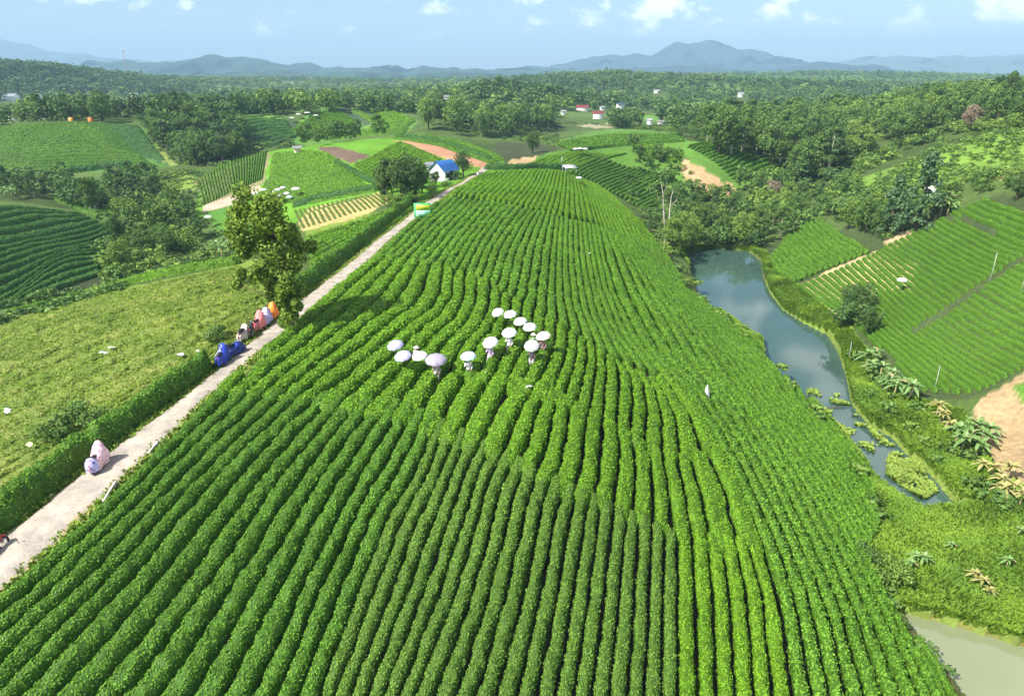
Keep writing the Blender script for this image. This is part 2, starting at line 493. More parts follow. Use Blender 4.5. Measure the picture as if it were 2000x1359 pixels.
# ------------------------------------------------------------------ ground cover painting
ZONES = [
 # polygon in photograph pixels, rmin, rmax, colour
 ([(-900, 1800), (-900, 1100), (0, 1180), (930, 342), (1110, 330), (1300, 470), (1345, 580), (1500, 680), (1700, 900), (1720, 1100), (1900, 1380), (2300, 1900)], 0, 150, (0.045, 0.038, 0.022)),
 ([(-900, 1400), (0, 1178), (840, 392), (820, 385), (600, 430), (590, 480), (470, 515), (200, 570), (-900, 700)], 0, 100, (0.150, 0.220, 0.035)),
 ([(590, 470), (830, 385), (600, 640), (560, 640)], 60, 125, (0.075, 0.110, 0.030)),
 ([(570, 405), (745, 375), (765, 392), (700, 425), (590, 450)], 85, 140, (0.400, 0.330, 0.130)),
 ([(-400, 700), (-400, 360), (0, 388), (110, 402), (245, 455), (215, 490), (195, 560), (20, 640)], 80, 140, (0.045, 0.060, 0.026)),
 ([(-400, 360), (-400, 245), (0, 248), (150, 236), (280, 248), (340, 325), (150, 338)], 175, 275, (0.080, 0.165, 0.035)),
 ([(120, 238), (270, 246), (330, 322), (250, 300), (170, 285)], 175, 275, (0.045, 0.110, 0.040)),
 ([(262, 262), (275, 262), (345, 320), (330, 324)], 175, 275, (0.210, 0.270, 0.070)),
 ([(190, 345), (360, 335), (390, 355), (370, 375), (200, 362)], 120, 210, (0.190, 0.280, 0.050)),
 ([(385, 420), (385, 350), (530, 290), (640, 280), (800, 262), (960, 300), (1000, 325), (850, 400), (740, 376), (600, 410), (540, 470), (450, 460)], 105, 215, (0.105, 0.240, 0.022)),
 ([(380, 352), (525, 292), (520, 355), (395, 402)], 110, 200, (0.190, 0.190, 0.085)),
 ([(392, 405), (500, 362), (515, 368), (470, 395), (400, 418)], 110, 180, (0.420, 0.320, 0.240)),
 ([(400, 418), (470, 395), (520, 380), (545, 400), (520, 470), (420, 450)], 100, 160, (0.070, 0.170, 0.025)),
 ([(615, 288), (660, 286), (725, 306), (680, 318)], 130, 210, (0.120, 0.085, 0.060)),
 ([(765, 274), (820, 274), (970, 316), (950, 330), (870, 310)], 120, 215, (0.400, 0.215, 0.130)),
 ([(545, 275), (600, 222), (680, 200), (760, 210), (815, 240), (800, 255), (600, 285)], 225, 330, (0.105, 0.220, 0.040)),
 ([(646, 212), (700, 202), (740, 225), (720, 245), (650, 245)], 225, 330, (0.055, 0.090, 0.045)),
 ([(430, 232), (480, 224), (560, 232), (600, 250), (560, 282), (500, 285)], 225, 330, (0.055, 0.095, 0.045)),
 ([(440, 228), (560, 225), (540, 236), (440, 240)], 225, 330, (0.15, 0.28, 0.05)),
 ([(960, 330), (1000, 312), (1080, 292), (1240, 280), (1320, 270), (1460, 290), (1540, 345), (1500, 350), (1300, 410), (1230, 390), (1120, 340)], 120, 215, (0.090, 0.190, 0.030)),
 ([(1315, 310), (1345, 312), (1440, 370), (1420, 385), (1375, 388)], 130, 215, (0.420, 0.280, 0.150)),
 ([(960, 330), (1010, 308), (1050, 302), (1040, 322)], 130, 200, (0.460, 0.330, 0.170)),
 ([(960, 280), (1050, 278), (1095, 290), (1060, 305), (985, 315)], 155, 260, (0.060, 0.075, 0.035)),
 ([(1085, 278), (1180, 250), (1320, 258), (1340, 275), (1100, 295)], 190, 300, (0.095, 0.200, 0.035)),
 ([(1205, 235), (1240, 215), (1290, 228), (1290, 240)], 250, 420, (0.100, 0.220, 0.035)),
 ([(1120, 245), (1240, 240), (1180, 252)], 250, 420, (0.300, 0.280, 0.170)),
 ([(1490, 540), (1500, 480), (1600, 425), (1860, 412), (1960, 378), (2300, 360), (2300, 740), (2000, 724), (1890, 782), (1800, 778), (1700, 680), (1550, 610)], 55, 135, (0.055, 0.080, 0.028)),
 ([(1552, 558), (1715, 490), (1800, 518), (1790, 560), (1700, 600), (1650, 625)], 60, 130, (0.480, 0.370, 0.190)),
 ([(1730, 470), (1770, 455), (1790, 462), (1735, 492)], 60, 130, (0.450, 0.330, 0.190)),
 ([(1900, 800), (1925, 770), (2000, 726), (2300, 600), (2300, 1100), (2000, 1000), (1960, 950)], 30, 90, (0.360, 0.260, 0.140)),
 ([(1975, 755), (2020, 730), (2040, 780), (2000, 790)], 30, 90, (0.10, 0.22, 0.03)),
 ([(1640, 385), (1700, 325), (1790, 285), (1850, 260), (1950, 248), (2300, 240), (2300, 385), (1950, 352), (1850, 350), (1780, 402), (1700, 402)], 85, 185, (0.150, 0.260, 0.040)),
 ([(1940, 335), (1990, 325), (1990, 345), (1950, 350)], 90, 175, (0.40, 0.25, 0.15)),
 ([(1500, 640), (1480, 520), (1550, 560), (1650, 650), (1760, 770), (1880, 900), (2300, 1050), (2300, 1300), (1900, 1260), (1740, 1200), (1700, 1000), (1690, 900)], 0, 110, (0.150, 0.250, 0.030)),
 ([(1735, 1165), (1750, 1150), (1765, 1190), (1850, 1210), (2000, 1255), (2200, 1300), (2200, 1320), (1850, 1225)], 0, 60, (0.220, 0.150, 0.050)),
]
gu, gv = to_px(GX, GY, GZ)
COL = np.empty(GX.shape + (3,))
nz = fbm(GX / 45.0, GY / 45.0, 4, s=31)[..., None]
COL[:] = np.array((0.075, 0.120, 0.030)) * (1 + 0.35 * nz)
far = (GR > 330)[..., None]
fieldn = (vnoise(GX / 130.0, GY / 130.0, s=51) + 0.5 * vnoise(GX / 50.0, GY / 50.0, s=52))[..., None]
COL = np.where(far & (fieldn > 0.38), np.array((0.13, 0.20, 0.05)) * (1 + 0.2 * nz), COL)
jit_u = 5 * vnoise(GX / 3.0, GY / 3.0, s=41); jit_v = 3 * vnoise(GX / 3.0, GY / 3.0, s=42)
for poly, r0, r1, c in ZONES:
    m = (GR > r0) & (GR < r1) & in_poly(gu + jit_u, gv + jit_v, poly)
    if m.any():
        COL[m] = np.array(c) * (1 + 0.18 * nz[m])
sdz = np.clip(1 - np.abs(sd) / 1.2, 0, 1)[..., None] * (sd[..., None] < 20)
COL = COL * (1 - sdz * 0.6) + np.array((0.15, 0.17, 0.05)) * sdz * 0.6
COL = np.clip(COL, 0.01, 0.9)

m, nt = newmat('ground_cover')
at = N(nt, 'ShaderNodeAttribute', attribute_name='cover')
g = N(nt, 'ShaderNodeNewGeometry')
n1 = N(nt, 'ShaderNodeTexNoise', ins={'Scale': 2.2, 'Detail': 8.0, 'Roughness': 0.65})
n2 = N(nt, 'ShaderNodeTexNoise', ins={'Scale': 0.25, 'Detail': 5.0})
for x in (n1, n2):
    nt.links.new(g.outputs['Position'], x.inputs['Vector'])
f = M(nt, 'MULTIPLY', M(nt, 'ADD', M(nt, 'MULTIPLY', n1.outputs[0], 1.5), 0.25), M(nt, 'ADD', M(nt, 'MULTIPLY', n2.outputs[0], 0.9), 0.55))
mx = N(nt, 'ShaderNodeVectorMath', operation='SCALE')
nt.links.new(at.outputs['Color'], mx.inputs[0]); nt.links.new(f, mx.inputs['Scale'])
b = N(nt, 'ShaderNodeBsdfPrincipled', ins={'Roughness': 0.95, 'Specular IOR Level': 0.1})
nt.links.new(mx.outputs[0], b.inputs['Base Color'])
bu = N(nt, 'ShaderNodeBump', ins={'Strength': 0.8, 'Distance': 0.25})
nt.links.new(n1.outputs[0], bu.inputs['Height']); nt.links.new(bu.outputs[0], b.inputs['Normal'])
o = N(nt, 'ShaderNodeOutputMaterial')
nt.links.new(b.outputs[0], o.inputs[0])
M_GROUND = m

ii = (np.arange(NR - 1)[:, None] * NT + np.arange(NT - 1)[None]).ravel()
faces = np.stack([ii, ii + 1, ii + NT + 1, ii + NT], 1)
me = make_mesh('ground', np.stack([GX.ravel(), GY.ravel(), GZ.ravel()], 1), faces, M_GROUND, smooth=True)
ca = me.color_attributes.new('cover', 'FLOAT_COLOR', 'POINT')
ca.data.foreach_set('color', np.concatenate([COL.reshape(-1, 3), np.ones((COL.size // 3, 1))], 1).astype(np.float32).ravel())
tag(link('ground', me), kind='structure')

# ------------------------------------------------------------------ water
def water_mat(name, col, rough):
    m, nt = newmat(name)
    g = N(nt, 'ShaderNodeNewGeometry')
    n1 = N(nt, 'ShaderNodeTexNoise', ins={'Scale': 1.6, 'Detail': 4.0})
    n2 = N(nt, 'ShaderNodeTexNoise', ins={'Scale': 0.12, 'Detail': 3.0})
    nt.links.new(g.outputs['Position'], n1.inputs['Vector']); nt.links.new(g.outputs['Position'], n2.inputs['Vector'])
    mx = N(nt, 'ShaderNodeMix', data_type='RGBA')
    mx.inputs[6].default_value = (*[c * 0.75 for c in col], 1); mx.inputs[7].default_value = (*[c * 1.25 for c in col], 1)
    nt.links.new(n2.outputs[0], mx.inputs[0])
    b = N(nt, 'ShaderNodeBsdfPrincipled', ins={'Roughness': rough, 'IOR': 1.33, 'Specular IOR Level': 0.9})
    nt.links.new(mx.outputs[2], b.inputs['Base Color'])
    bu = N(nt, 'ShaderNodeBump', ins={'Strength': 0.06, 'Distance': 0.05})
    nt.links.new(n1.outputs[0], bu.inputs['Height']); nt.links.new(bu.outputs[0], b.inputs['Normal'])
    o = N(nt, 'ShaderNodeOutputMaterial')
    nt.links.new(b.outputs[0], o.inputs[0])
    return m
def sheet(name, poly, z, mat):
    poly = np.asarray(poly, float)
    V = np.concatenate([poly, np.full((len(poly), 1), z)], 1)
    me = make_mesh(name, V, np.arange(len(poly))[None], mat)
    if me.polygons[0].normal.z < 0:
        me.flip_normals()
    return tag(link(name, me), kind='structure')
def grow(poly, d):
    c = poly.mean(0)
    out = []
    nn = len(poly)
    area = 0.5 * sum(poly[i][0] * poly[(i + 1) % nn][1] - poly[(i + 1) % nn][0] * poly[i][1] for i in range(nn))
    s = 1 if area > 0 else -1
    for i in range(nn):
        e = poly[(i + 1) % nn] - poly[i - 1]
        e = e / (np.linalg.norm(e) + 1e-9)
        out.append(poly[i] + s * d * np.array([e[1], -e[0]]))
    return np.array(out)
sheet('river_water', grow(RIVW, 0.5), 0.0, water_mat('river_water', (0.045, 0.088, 0.072), 0.05))
sheet('pond_water', grow(POOLW, 0.5), 0.0, water_mat('pond_water', (0.185, 0.215, 0.115), 0.10))

# ------------------------------------------------------------------ dirt road
ROAD_R = [(-200, 1400), (-110, 1290), (0, 1183), (100, 1085), (215, 978), (330, 862), (450, 738), (560, 655), (640, 590), (700, 532), (800, 442), (870, 388), (925, 350), (960, 325)]
ROAD_L = [(-330, 1280), (-150, 1170), (0, 1050), (100, 965), (200, 885), (300, 815), (400, 745), (500, 655), (560, 600), (640, 545), (720, 478), (800, 415), (860, 378), (915, 345), (950, 322)]
rr = resample(P(*zip(*ROAD_R)), 160); rl = resample(P(*zip(*ROAD_L)), 160)
rr = smooth_line(rr, 6); rl = smooth_line(rl, 6)
rc = (rr + rl) / 2
dirn = np.gradient(rc[:, :2], axis=0); dirn /= np.linalg.norm(dirn, axis=1)[:, None]
side = np.stack([dirn[:, 1], -dirn[:, 0]], 1)
wr = np.clip(np.abs(((rr - rl)[:, :2] * side).sum(1)), 1.8, 4.5) * 0.86
wr = np.convolve(np.pad(wr, 8, mode='edge'), np.ones(17) / 17, 'valid')
K = 13
ss = np.linspace(-0.5, 0.5, K)
ed = 1 + 0.10 * vnoise(np.arange(160) * 0.7, np.zeros(160))[:, None] + 0.05 * vnoise(np.arange(160) * 2.3, np.ones(160))[:, None]
RX = rc[:, 0:1] + side[:, 0:1] * ss[None] * wr[:, None] * ed
RY = rc[:, 1:2] + side[:, 1:2] * ss[None] * wr[:, None] * ed
RZ = T(RX, RY) + 0.14 - 0.12 * (np.abs(ss)[None] * 2) ** 4
ROADC = rc; ROADW = wr; ROADS = side
m, nt = newmat('dirt_road')
g = N(nt, 'ShaderNodeNewGeometry')
uvn = N(nt, 'ShaderNodeAttribute', attribute_name='across')
n1 = N(nt, 'ShaderNodeTexNoise', ins={'Scale': 0.9, 'Detail': 7.0, 'Roughness': 0.6}); n2 = N(nt, 'ShaderNodeTexNoise', ins={'Scale': 9.0, 'Detail': 4.0})
nt.links.new(g.outputs['Position'], n1.inputs['Vector']); nt.links.new(g.outputs['Position'], n2.inputs['Vector'])
mx = N(nt, 'ShaderNodeMix', data_type='RGBA'); mx.inputs[6].default_value = (0.26, 0.235, 0.205, 1); mx.inputs[7].default_value = (0.46, 0.40, 0.33, 1)
nt.links.new(M(nt, 'MULTIPLY', M(nt, 'SUBTRACT', n1.outputs[0], 0.35), 3.0, clamp=True), mx.inputs[0])
ed1 = M(nt, 'MULTIPLY', M(nt, 'SUBTRACT', M(nt, 'ADD', uvn.outputs['Fac'], M(nt, 'MULTIPLY', M(nt, 'SUBTRACT', n1.outputs[0], 0.5), 0.9)), 0.78), 5.0, clamp=True)
mx2 = N(nt, 'ShaderNodeMix', data_type='RGBA'); mx2.inputs[7].default_value = (0.36, 0.30, 0.15, 1)
nt.links.new(ed1, mx2.inputs[0]); nt.links.new(mx.outputs[2], mx2.inputs[6])
sc2 = N(nt, 'ShaderNodeVectorMath', operation='SCALE')
nt.links.new(mx2.outputs[2], sc2.inputs[0]); nt.links.new(M(nt, 'ADD', M(nt, 'MULTIPLY', n2.outputs[0], 0.5), 0.75), sc2.inputs['Scale'])
b = N(nt, 'ShaderNodeBsdfPrincipled', ins={'Roughness': 0.95, 'Specular IOR Level': 0.15})
nt.links.new(sc2.outputs[0], b.inputs['Base Color'])
bu = N(nt, 'ShaderNodeBump', ins={'Strength': 0.7, 'Distance': 0.06})
nt.links.new(n2.outputs[0], bu.inputs['Height']); nt.links.new(bu.outputs[0], b.inputs['Normal'])
o = N(nt, 'ShaderNodeOutputMaterial'); nt.links.new(b.outputs[0], o.inputs[0])
ii = (np.arange(159)[:, None] * K + np.arange(K - 1)[None]).ravel()
me = make_mesh('road', np.stack([RX.ravel(), RY.ravel(), RZ.ravel()], 1), np.stack([ii, ii + 1, ii + K + 1, ii + K], 1), m, smooth=True)
if me.polygons[0].normal.z < 0: me.flip_normals()
at = me.attributes.new('across', 'FLOAT', 'POINT')
at.data.foreach_set('value', np.tile(np.abs(ss) * 2, 160).astype(np.float32))
tag(link('road', me), kind='structure')
def road_sd(x, y):
    return seg_dist(x, y, ROADC[::4, :2])

# ------------------------------------------------------------------ far mountains
def mountain(name, prof, D, depth, seed, col, zb=-20):
    prof = np.array(prof, float)
    nx, ny = 420, 44
    u = np.linspace(prof[0, 0], prof[-1, 0], nx)
    v = np.interp(u, prof[:, 0], prof[:, 1])
    v = np.convolve(np.pad(v, 1, mode='edge'), np.ones(3) / 3, 'valid')
    dx, dy, dz = ray(u, v)
    t = D / dy
    zt = CZ + dz * t
    X0 = dx * t
    zt = zt + fbm(X0 / (D * 0.02), X0 * 0 + seed, 4, s=seed) * D * 0.0019
    s = np.linspace(-1, 1, ny)
    X = np.repeat(X0[None], ny, 0); Y = D + s[:, None] * depth + 0 * X
    rid = 1 - np.abs(fbm(X / (D * 0.05), Y / (D * 0.09), 4, s=seed + 3)) * 0.75
    prof_s = np.clip(1 - np.abs(s) ** 1.25, 0, 1)[:, None]
    blend = np.clip(1 - np.abs(s) * 3, 0, 1)[:, None]
    Z = zb + (zt[None] - zb) * prof_s * (rid * (1 - blend) + blend)
    Y = Y + fbm(X / (D * 0.04), Y / (D * 0.04), 3, s=seed + 9) * depth * 0.12
    i2 = (np.arange(ny - 1)[:, None] * nx + np.arange(nx - 1)[None]).ravel()
    me = make_mesh(name, np.stack([X.ravel(), Y.ravel(), Z.ravel()], 1), np.stack([i2, i2 + 1, i2 + nx + 1, i2 + nx], 1),
                   plain('wooded_slope_%d' % seed, col, 0.95, 0.05, 0.5, 0.012), smooth=True)
    return tag(link(name, me), kind='structure')
mountain('mountain', [(-500, 128), (-300, 100), (-100, 82), (0, 74), (40, 90), (100, 103), (200, 110), (300, 117), (420, 124), (600, 132), (800, 140)], 7200, 1500, 1, (0.06, 0.10, 0.04))
mountain('mountain', [(140, 140), (180, 119), (215, 123), (240, 116), (270, 124), (300, 120), (345, 119), (370, 114), (420, 107), (445, 112), (475, 113), (515, 117), (560, 126), (590, 120), (620, 130), (650, 131), (690, 131), (715, 134), (745, 132), (775, 124), (800, 132), (830, 129), (870, 133), (920, 132), (960, 138), (1020, 131), (1080, 134), (1160, 140), (1300, 142)], 3400, 600, 2, (0.03, 0.065, 0.04))
mountain('mountain', [(880, 142), (950, 137), (1010, 130), (1060, 130), (1100, 124), (1150, 113), (1195, 105), (1215, 110), (1240, 104), (1270, 106), (1295, 92), (1320, 85), (1345, 86), (1378, 79), (1405, 85), (1440, 96), (1480, 99), (1500, 107), (1525, 107), (1560, 118), (1600, 124), (1640, 134), (1700, 140)], 5200, 1100, 3, (0.025, 0.055, 0.04))
mountain('mountain', [(1540, 140), (1620, 124), (1690, 109), (1750, 112), (1850, 109), (1930, 107), (2000, 105), (2200, 104), (2500, 112)], 6600, 1300, 4, (0.06, 0.10, 0.04))
mountain('mountain', [(1050, 150), (1150, 140), (1240, 134), (1330, 128), (1400, 131), (1450, 140), (1520, 136), (1580, 121), (1660, 126), (1710, 128), (1760, 138), (1795, 147), (1830, 149), (1870, 151), (1915, 153), (1960, 158), (2050, 160), (2200, 150), (2400, 145)], 3800, 700, 5, (0.02, 0.045, 0.035))

mountain('mountain', [(-300, 158), (150, 150), (300, 143), (360, 138), (430, 141), (520, 137), (600, 143), (700, 139), (780, 145), (900, 141), (1000, 147), (1060, 143), (1180, 147), (1300, 143), (1420, 150), (1560, 147), (1700, 152), (2200, 160)], 2500, 350, 6, (0.03, 0.06, 0.035))
# ------------------------------------------------------------------ haze
def box_mesh(name, lo, hi, mat=None):
    V = [(x, y, z) for z in (lo[2], hi[2]) for y in (lo[1], hi[1]) for x in (lo[0], hi[0])]
    Fq = [(0, 2, 3, 1), (4, 5, 7, 6), (0, 1, 5, 4), (2, 6, 7, 3), (0, 4, 6, 2), (1, 3, 7, 5)]
    return make_mesh(name, np.array(V, float), np.array(Fq), mat)
HAZE = 0.00022
m, nt = newmat('haze_air')
pv = N(nt, 'ShaderNodeVolumePrincipled')
pv.inputs['Color'].default_value = (0.43, 0.69, 0.94, 1)
pv.inputs['Density'].default_value = HAZE
pv.inputs['Anisotropy'].default_value = 0.0
o = N(nt, 'ShaderNodeOutputMaterial'); nt.links.new(pv.outputs[0], o.inputs['Volume'])
zmax = 400
hz = link('haze', box_mesh('haze', (-11000, -60, -40), (11000, 10500, zmax), m))
tag(hz, kind='stuff')
# ------------------------------------------------------------------ tea rows
def guide_rows(guides, n=80):
    """guides: list of (index, [(u,v)...]); returns function k -> (n,3) world line"""
    idx = [g[0] for g in guides]
    L = []
    for g in guides:
        p = np.array(g[1], float)
        q = resample(p, 40)
        w = P(q[:, 0], q[:, 1], g[2] if len(g) > 2 else 0.0)[:, :2]
        L.append(smooth_line(resample(w, n), 4))
    L = np.array(L)
    def at(k):
        j = np.clip(np.searchsorted(idx, k) - 1, 0, len(idx) - 2)
        t = (k - idx[j]) / (idx[j + 1] - idx[j])
        return L[j] * (1 - t) + L[j + 1] * t
    return at, idx[0], idx[-1]

def hedge(line, width, height, leaf=0.0040, dens=1.0, rough=1.0, ds_k=0.0035, flat=4.0, seed=0, leafmul=1.0):
    """a clipped hedge following a ground line: returns V, quads(core), quads(leaves)"""
    d = np.concatenate([[0], np.cumsum(np.hypot(*np.diff(line, axis=0).T))])
    L = d[-1]
    rmid = np.hypot(*line[len(line) // 2])
    ds = float(np.clip(rmid * ds_k, 0.14, 0.7))
    ns = max(4, int(L / ds))
    t = np.linspace(0, L, ns)
    X = np.interp(t, d, line[:, 0]); Y = np.interp(t, d, line[:, 1]); Wd = np.interp(t, d, width)
    Wd = Wd * (1 + 0.13 * rough * vnoise(t * 0.9 + seed * 3.3, np.full(ns, seed * 1.7), s=3))
    X = X + 0.05 * rough * vnoise(t * 0.8, np.full(ns, seed * 2.1), s=5)
    dx, dy = np.gradient(X), np.gradient(Y)
    q = np.hypot(dx, dy) + 1e-9
    nx, ny = dy / q, -dx / q
    K = 9 if rmid < 75 else 7
    a = np.linspace(-1, 1, K)
    ca = np.sign(a) * np.abs(a) ** 0.7
    endt = np.clip(np.minimum(t, L - t) / 0.20, 0.12, 1) ** 0.5
    prof = np.maximum(1 - np.abs(ca) ** flat, 0) ** 0.6
    off = ca[None] * Wd[:, None] * 0.5 * endt[:, None]
    VX = X[:, None] + nx[:, None] * off; VY = Y[:, None] + ny[:, None] * off
    gz = T(VX, VY)
    hh = height * (1 + 0.10 * rough * vnoise(t * 0.6 + 9, np.full(ns, seed * 1.3), s=7))
    VZ = gz - 0.08 + (hh * endt)[:, None] * prof[None]
    am = 0.13 * rough * min(1.0, Wd.mean())
    VZ = VZ - prof[None] * hh[:, None] * 0.45 * rough * np.clip(vnoise(t * 0.45 + seed * 5.1, np.full(ns, seed * 0.7), s=21) - 0.55, 0, 1)[:, None]
    b1 = vnoise(VX * 2.4, VY * 2.4, VZ * 2.4, s=11) * am + vnoise(VX * 6.5, VY * 6.5, VZ * 6.5, s=12) * am * 0.55
    VZ = VZ + b1 * (prof[None] > 0)
    o2 = vnoise(VX * 3.1, VY * 3.1, VZ * 3.1, s=13) * am
    VX = VX + nx[:, None] * o2; VY = VY + ny[:, None] * o2
    V = np.stack([VX, VY, VZ], -1)
    i2 = (np.arange(ns - 1)[:, None] * K + np.arange(K - 1)[None]).ravel()
    Q = np.stack([i2, i2 + 1, i2 + K + 1, i2 + K], 1)
    # leaves
    s = float(min(np.clip(rmid * leaf * 0.85, 0.115, 0.145 + 0.0006 * rmid), max(0.09, 0.26 * Wd.mean()))) * leafmul
    area = L * (Wd.mean() + 0.8 * height)
    m = int(area * dens * 2.6 / (s * s))
    r = RNG.random((m, 2))
    fi = r[:, 0] * (ns - 1.001); fj = (0.5 + 0.5 * np.sign(r[:, 1] - 0.5) * np.abs(2 * r[:, 1] - 1) ** 0.9) * (K - 1.001)
    i, j = fi.astype(int), fj.astype(int)
    A_, B_, C_ = V[i, j], V[np.minimum(i + 1, ns - 1), j], V[i, np.minimum(j + 1, K - 1)]
    e1, e2 = B_ - A_, C_ - A_
    pt = A_ + e1 * (fi - i)[:, None] + e2 * (fj - j)[:, None]
    nrm = np.cross(e2, e1); nrm /= np.linalg.norm(nrm, axis=1)[:, None] + 1e-9
    nrm = np.where(nrm[:, 2:3] < 0, -nrm, nrm)
    LV, LQ = leaves(pt + nrm * (RNG.uniform(0.05, 0.50, m)[:, None] * s), nrm, s, 0.45)
    base = V.reshape(-1, 3)
    return np.concatenate([base, LV]), Q, LQ + len(base)

def leaves(pt, nrm, s, jit=0.7, aspect=0.62):
    m = len(pt)
    n2 = nrm + RNG.normal(0, jit, (m, 3)); n2 /= np.linalg.norm(n2, axis=1)[:, None] + 1e-9
    h = RNG.normal(0, 1, (m, 3))
    t1 = np.cross(n2, h); t1 /= np.linalg.norm(t1, axis=1)[:, None] + 1e-9
    t2 = np.cross(n2, t1)
    sz = (s * RNG.uniform(0.65, 1.25, m) if np.isscalar(s) else s)[:, None] * 0.5
    # pointed leaf: two-triangle rhombus folded slightly
    a = pt + t1 * sz; c = pt - t1 * sz
    b = pt + t2 * sz * aspect + n2 * sz * 0.18; d = pt - t2 * sz * aspect + n2 * sz * 0.18
    V = np.stack([a, b, c, d], 1).reshape(-1, 3)
    Q = np.arange(m * 4).reshape(m, 4)
    return V, Q

ROWS = []
CUTS = []     # world polylines where rows are interrupted (footpaths)
def add_cut(px, half=0.45):
    q = resample(np.array(px, float), 20)
    CUTS.append((P(q[:, 0], q[:, 1])[:, :2], half))

def plot(guides, mat, label, group, height=0.82, fill=0.82, clip=None, indiv=True, dens=1.0, rough=1.0, leafmul=1.0, gaps=0.0, rmin=0.0, rmax=1e9, minlen=1.6, flat=4.0, n=90, cutrows=True, store=None):
    at, k0, k1 = guide_rows(guides, n)
    for k in np.arange(k0, k1 - 1e-6):
        a, b = at(k), at(k + 1)
        c = (a + b) / 2
        dr = np.gradient(c, axis=0); dr /= np.linalg.norm(dr, axis=1)[:, None] + 1e-9
        w = np.abs((b - a)[:, 0] * dr[:, 1] - (b - a)[:, 1] * dr[:, 0]) * fill
        w = np.clip(w, 0.25, 1.6 if indiv else 3.0)
        # fine resample for clipping
        d = np.concatenate([[0], np.cumsum(np.hypot(*np.diff(c, axis=0).T))])
        nf = max(12, int(d[-1] / 0.3))
        tt = np.linspace(0, d[-1], nf)
        lx, ly, lw = np.interp(tt, d, c[:, 0]), np.interp(tt, d, c[:, 1]), np.interp(tt, d, w)
        ok = river_sd(lx, ly) > 0.55
        ok &= seg_dist(lx, ly, ROADC[::3, :2]) > 1.25 + lw * 0.5
        r_ = np.hypot(lx, ly)
        ok &= (r_ > max(rmin, 12)) & (r_ < rmax)
        z = T(lx, ly)
        pu, pv_ = to_px(lx, ly, z)
        if clip is not None:
            ok &= in_poly(pu, pv_, clip)
        ok &= (pu > -160) & (pu < 2160) & (pv_ < 1540)
        if cutrows:
            for cl2, half in CUTS:
                ok &= seg_dist(lx, ly, cl2) > half
        if gaps > 0 and RNG.random() < gaps:
            g0 = RNG.uniform(0, d[-1]); ok &= np.abs(tt - g0) > 0.10
        i = 0; npc = 0
        while i < nf:
            if not ok[i]:
                i += 1; continue
            j = i
            while j + 1 < nf and ok[j + 1]:
                j += 1
            if tt[j] - tt[i] > minlen:
                npc += 1
                line = np.stack([lx[i:j + 1], ly[i:j + 1]], 1)
                hgt = height * min(1.0, lw[i:j + 1].mean() / 0.75 + 0.15)
                V, Q, LQ = hedge(line, lw[i:j + 1], hgt, dens=dens, rough=rough, seed=RNG.uniform(0, 50), leafmul=leafmul, flat=flat)
                if indiv:
                    org = V[0].copy()
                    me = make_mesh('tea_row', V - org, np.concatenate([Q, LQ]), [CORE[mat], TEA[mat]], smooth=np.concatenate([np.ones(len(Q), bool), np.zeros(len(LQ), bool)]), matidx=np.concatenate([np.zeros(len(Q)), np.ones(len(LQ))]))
                    o = link('tea_row', me, loc=org)
                    o['row'] = int(k - k0); o['piece'] = npc; ROWS.append((o, label, group, len(ROWS)))
                else:
                    store.append((V, Q, LQ, mat))
            i = j + 1

# footpaths and seams between plots
add_cut([(862, 391), (925, 393), (1000, 408), (1070, 422), (1130, 436), (1180, 448)], 0.55)
add_cut([(842, 452), (900, 452), (960, 462), (1050, 476), (1140, 500)], 0.2)
add_cut([(1785, 648), (1860, 600), (1925, 552), (2000, 505), (2080, 460)], 0.25)
add_cut([(1540, 562), (1620, 528), (1715, 490)], 0.45)
add_cut([(1810, 414), (1880, 430), (1950, 455)], 0.3)

g3 = [(600, 1480), (622, 1400), (640, 1330), (700, 1175), (760, 1020), (810, 940), (858, 825)]
plot([(0, [(-330, 1500), (-100, 1275), (0, 1190), (215, 990), (330, 875), (428, 775)]),
      (5, [(-90, 1500), (60, 1359), (194, 1212), (262, 1144), (356, 1026), (435, 938), (500, 870), (605, 775)]),
      (12, [(430, 1500), (515, 1335), (600, 1145), (695, 960), (795, 795)]),
      (15, g3)], 'deep', 'tea row from the road in the dark green lower left plot', 'rows of the dark green lower left plot')
plot([(0, [(415, 785), (480, 715), (530, 680), (575, 640), (650, 572), (735, 508)]),
      (6, [(598, 806), (680, 745), (740, 694), (786, 656), (843, 615), (860, 587), (866, 527)]),
      (10, [(800, 850), (847, 770), (885, 722), (907, 682), (933, 658), (953, 617), (957, 562)])],
     'bright', 'tea row from the road in the bright plot left of the umbrellas', 'rows of the bright plot between road and umbrellas')
a_top = [(10, [(874, 745), (907, 682), (933, 658), (953, 617), (960, 572)]),
         (17, [(1068, 800), (1095, 735), (1108, 690), (1108, 655)]),
         (21, [(1175, 838), (1183, 740), (1180, 702)]),
         (24, [(1254, 900), (1262, 810), (1255, 760), (1228, 725)]),
         (26, [(1328, 918), (1318, 830), (1284, 758)]),
         (28, [(1410, 885), (1360, 795), (1286, 710)])]
plot(a_top, 'bright', 'row from the left in the bright plot around the white umbrellas', 'rows around the white umbrellas')
plot([(0, [(808, 866), (836, 790), (877, 736)]),
      (4, [(976, 916), (1000, 850), (1030, 790), (1048, 758)]),
      (7, [(1068, 974), (1097, 915), (1107, 850), (1113, 790)]),
      (10, [(1194, 1020), (1206, 930), (1209, 845)]),
      (13, [(1314, 1066), (1305, 975), (1292, 895)]),
      (15, [(1390, 1098), (1365, 975), (1345, 900)]),
      (17, [(1497, 1090), (1457, 965), (1410, 873)])],
     'bright', 'row from the left between the umbrellas and the olive plot', 'rows between umbrellas and olive plot')
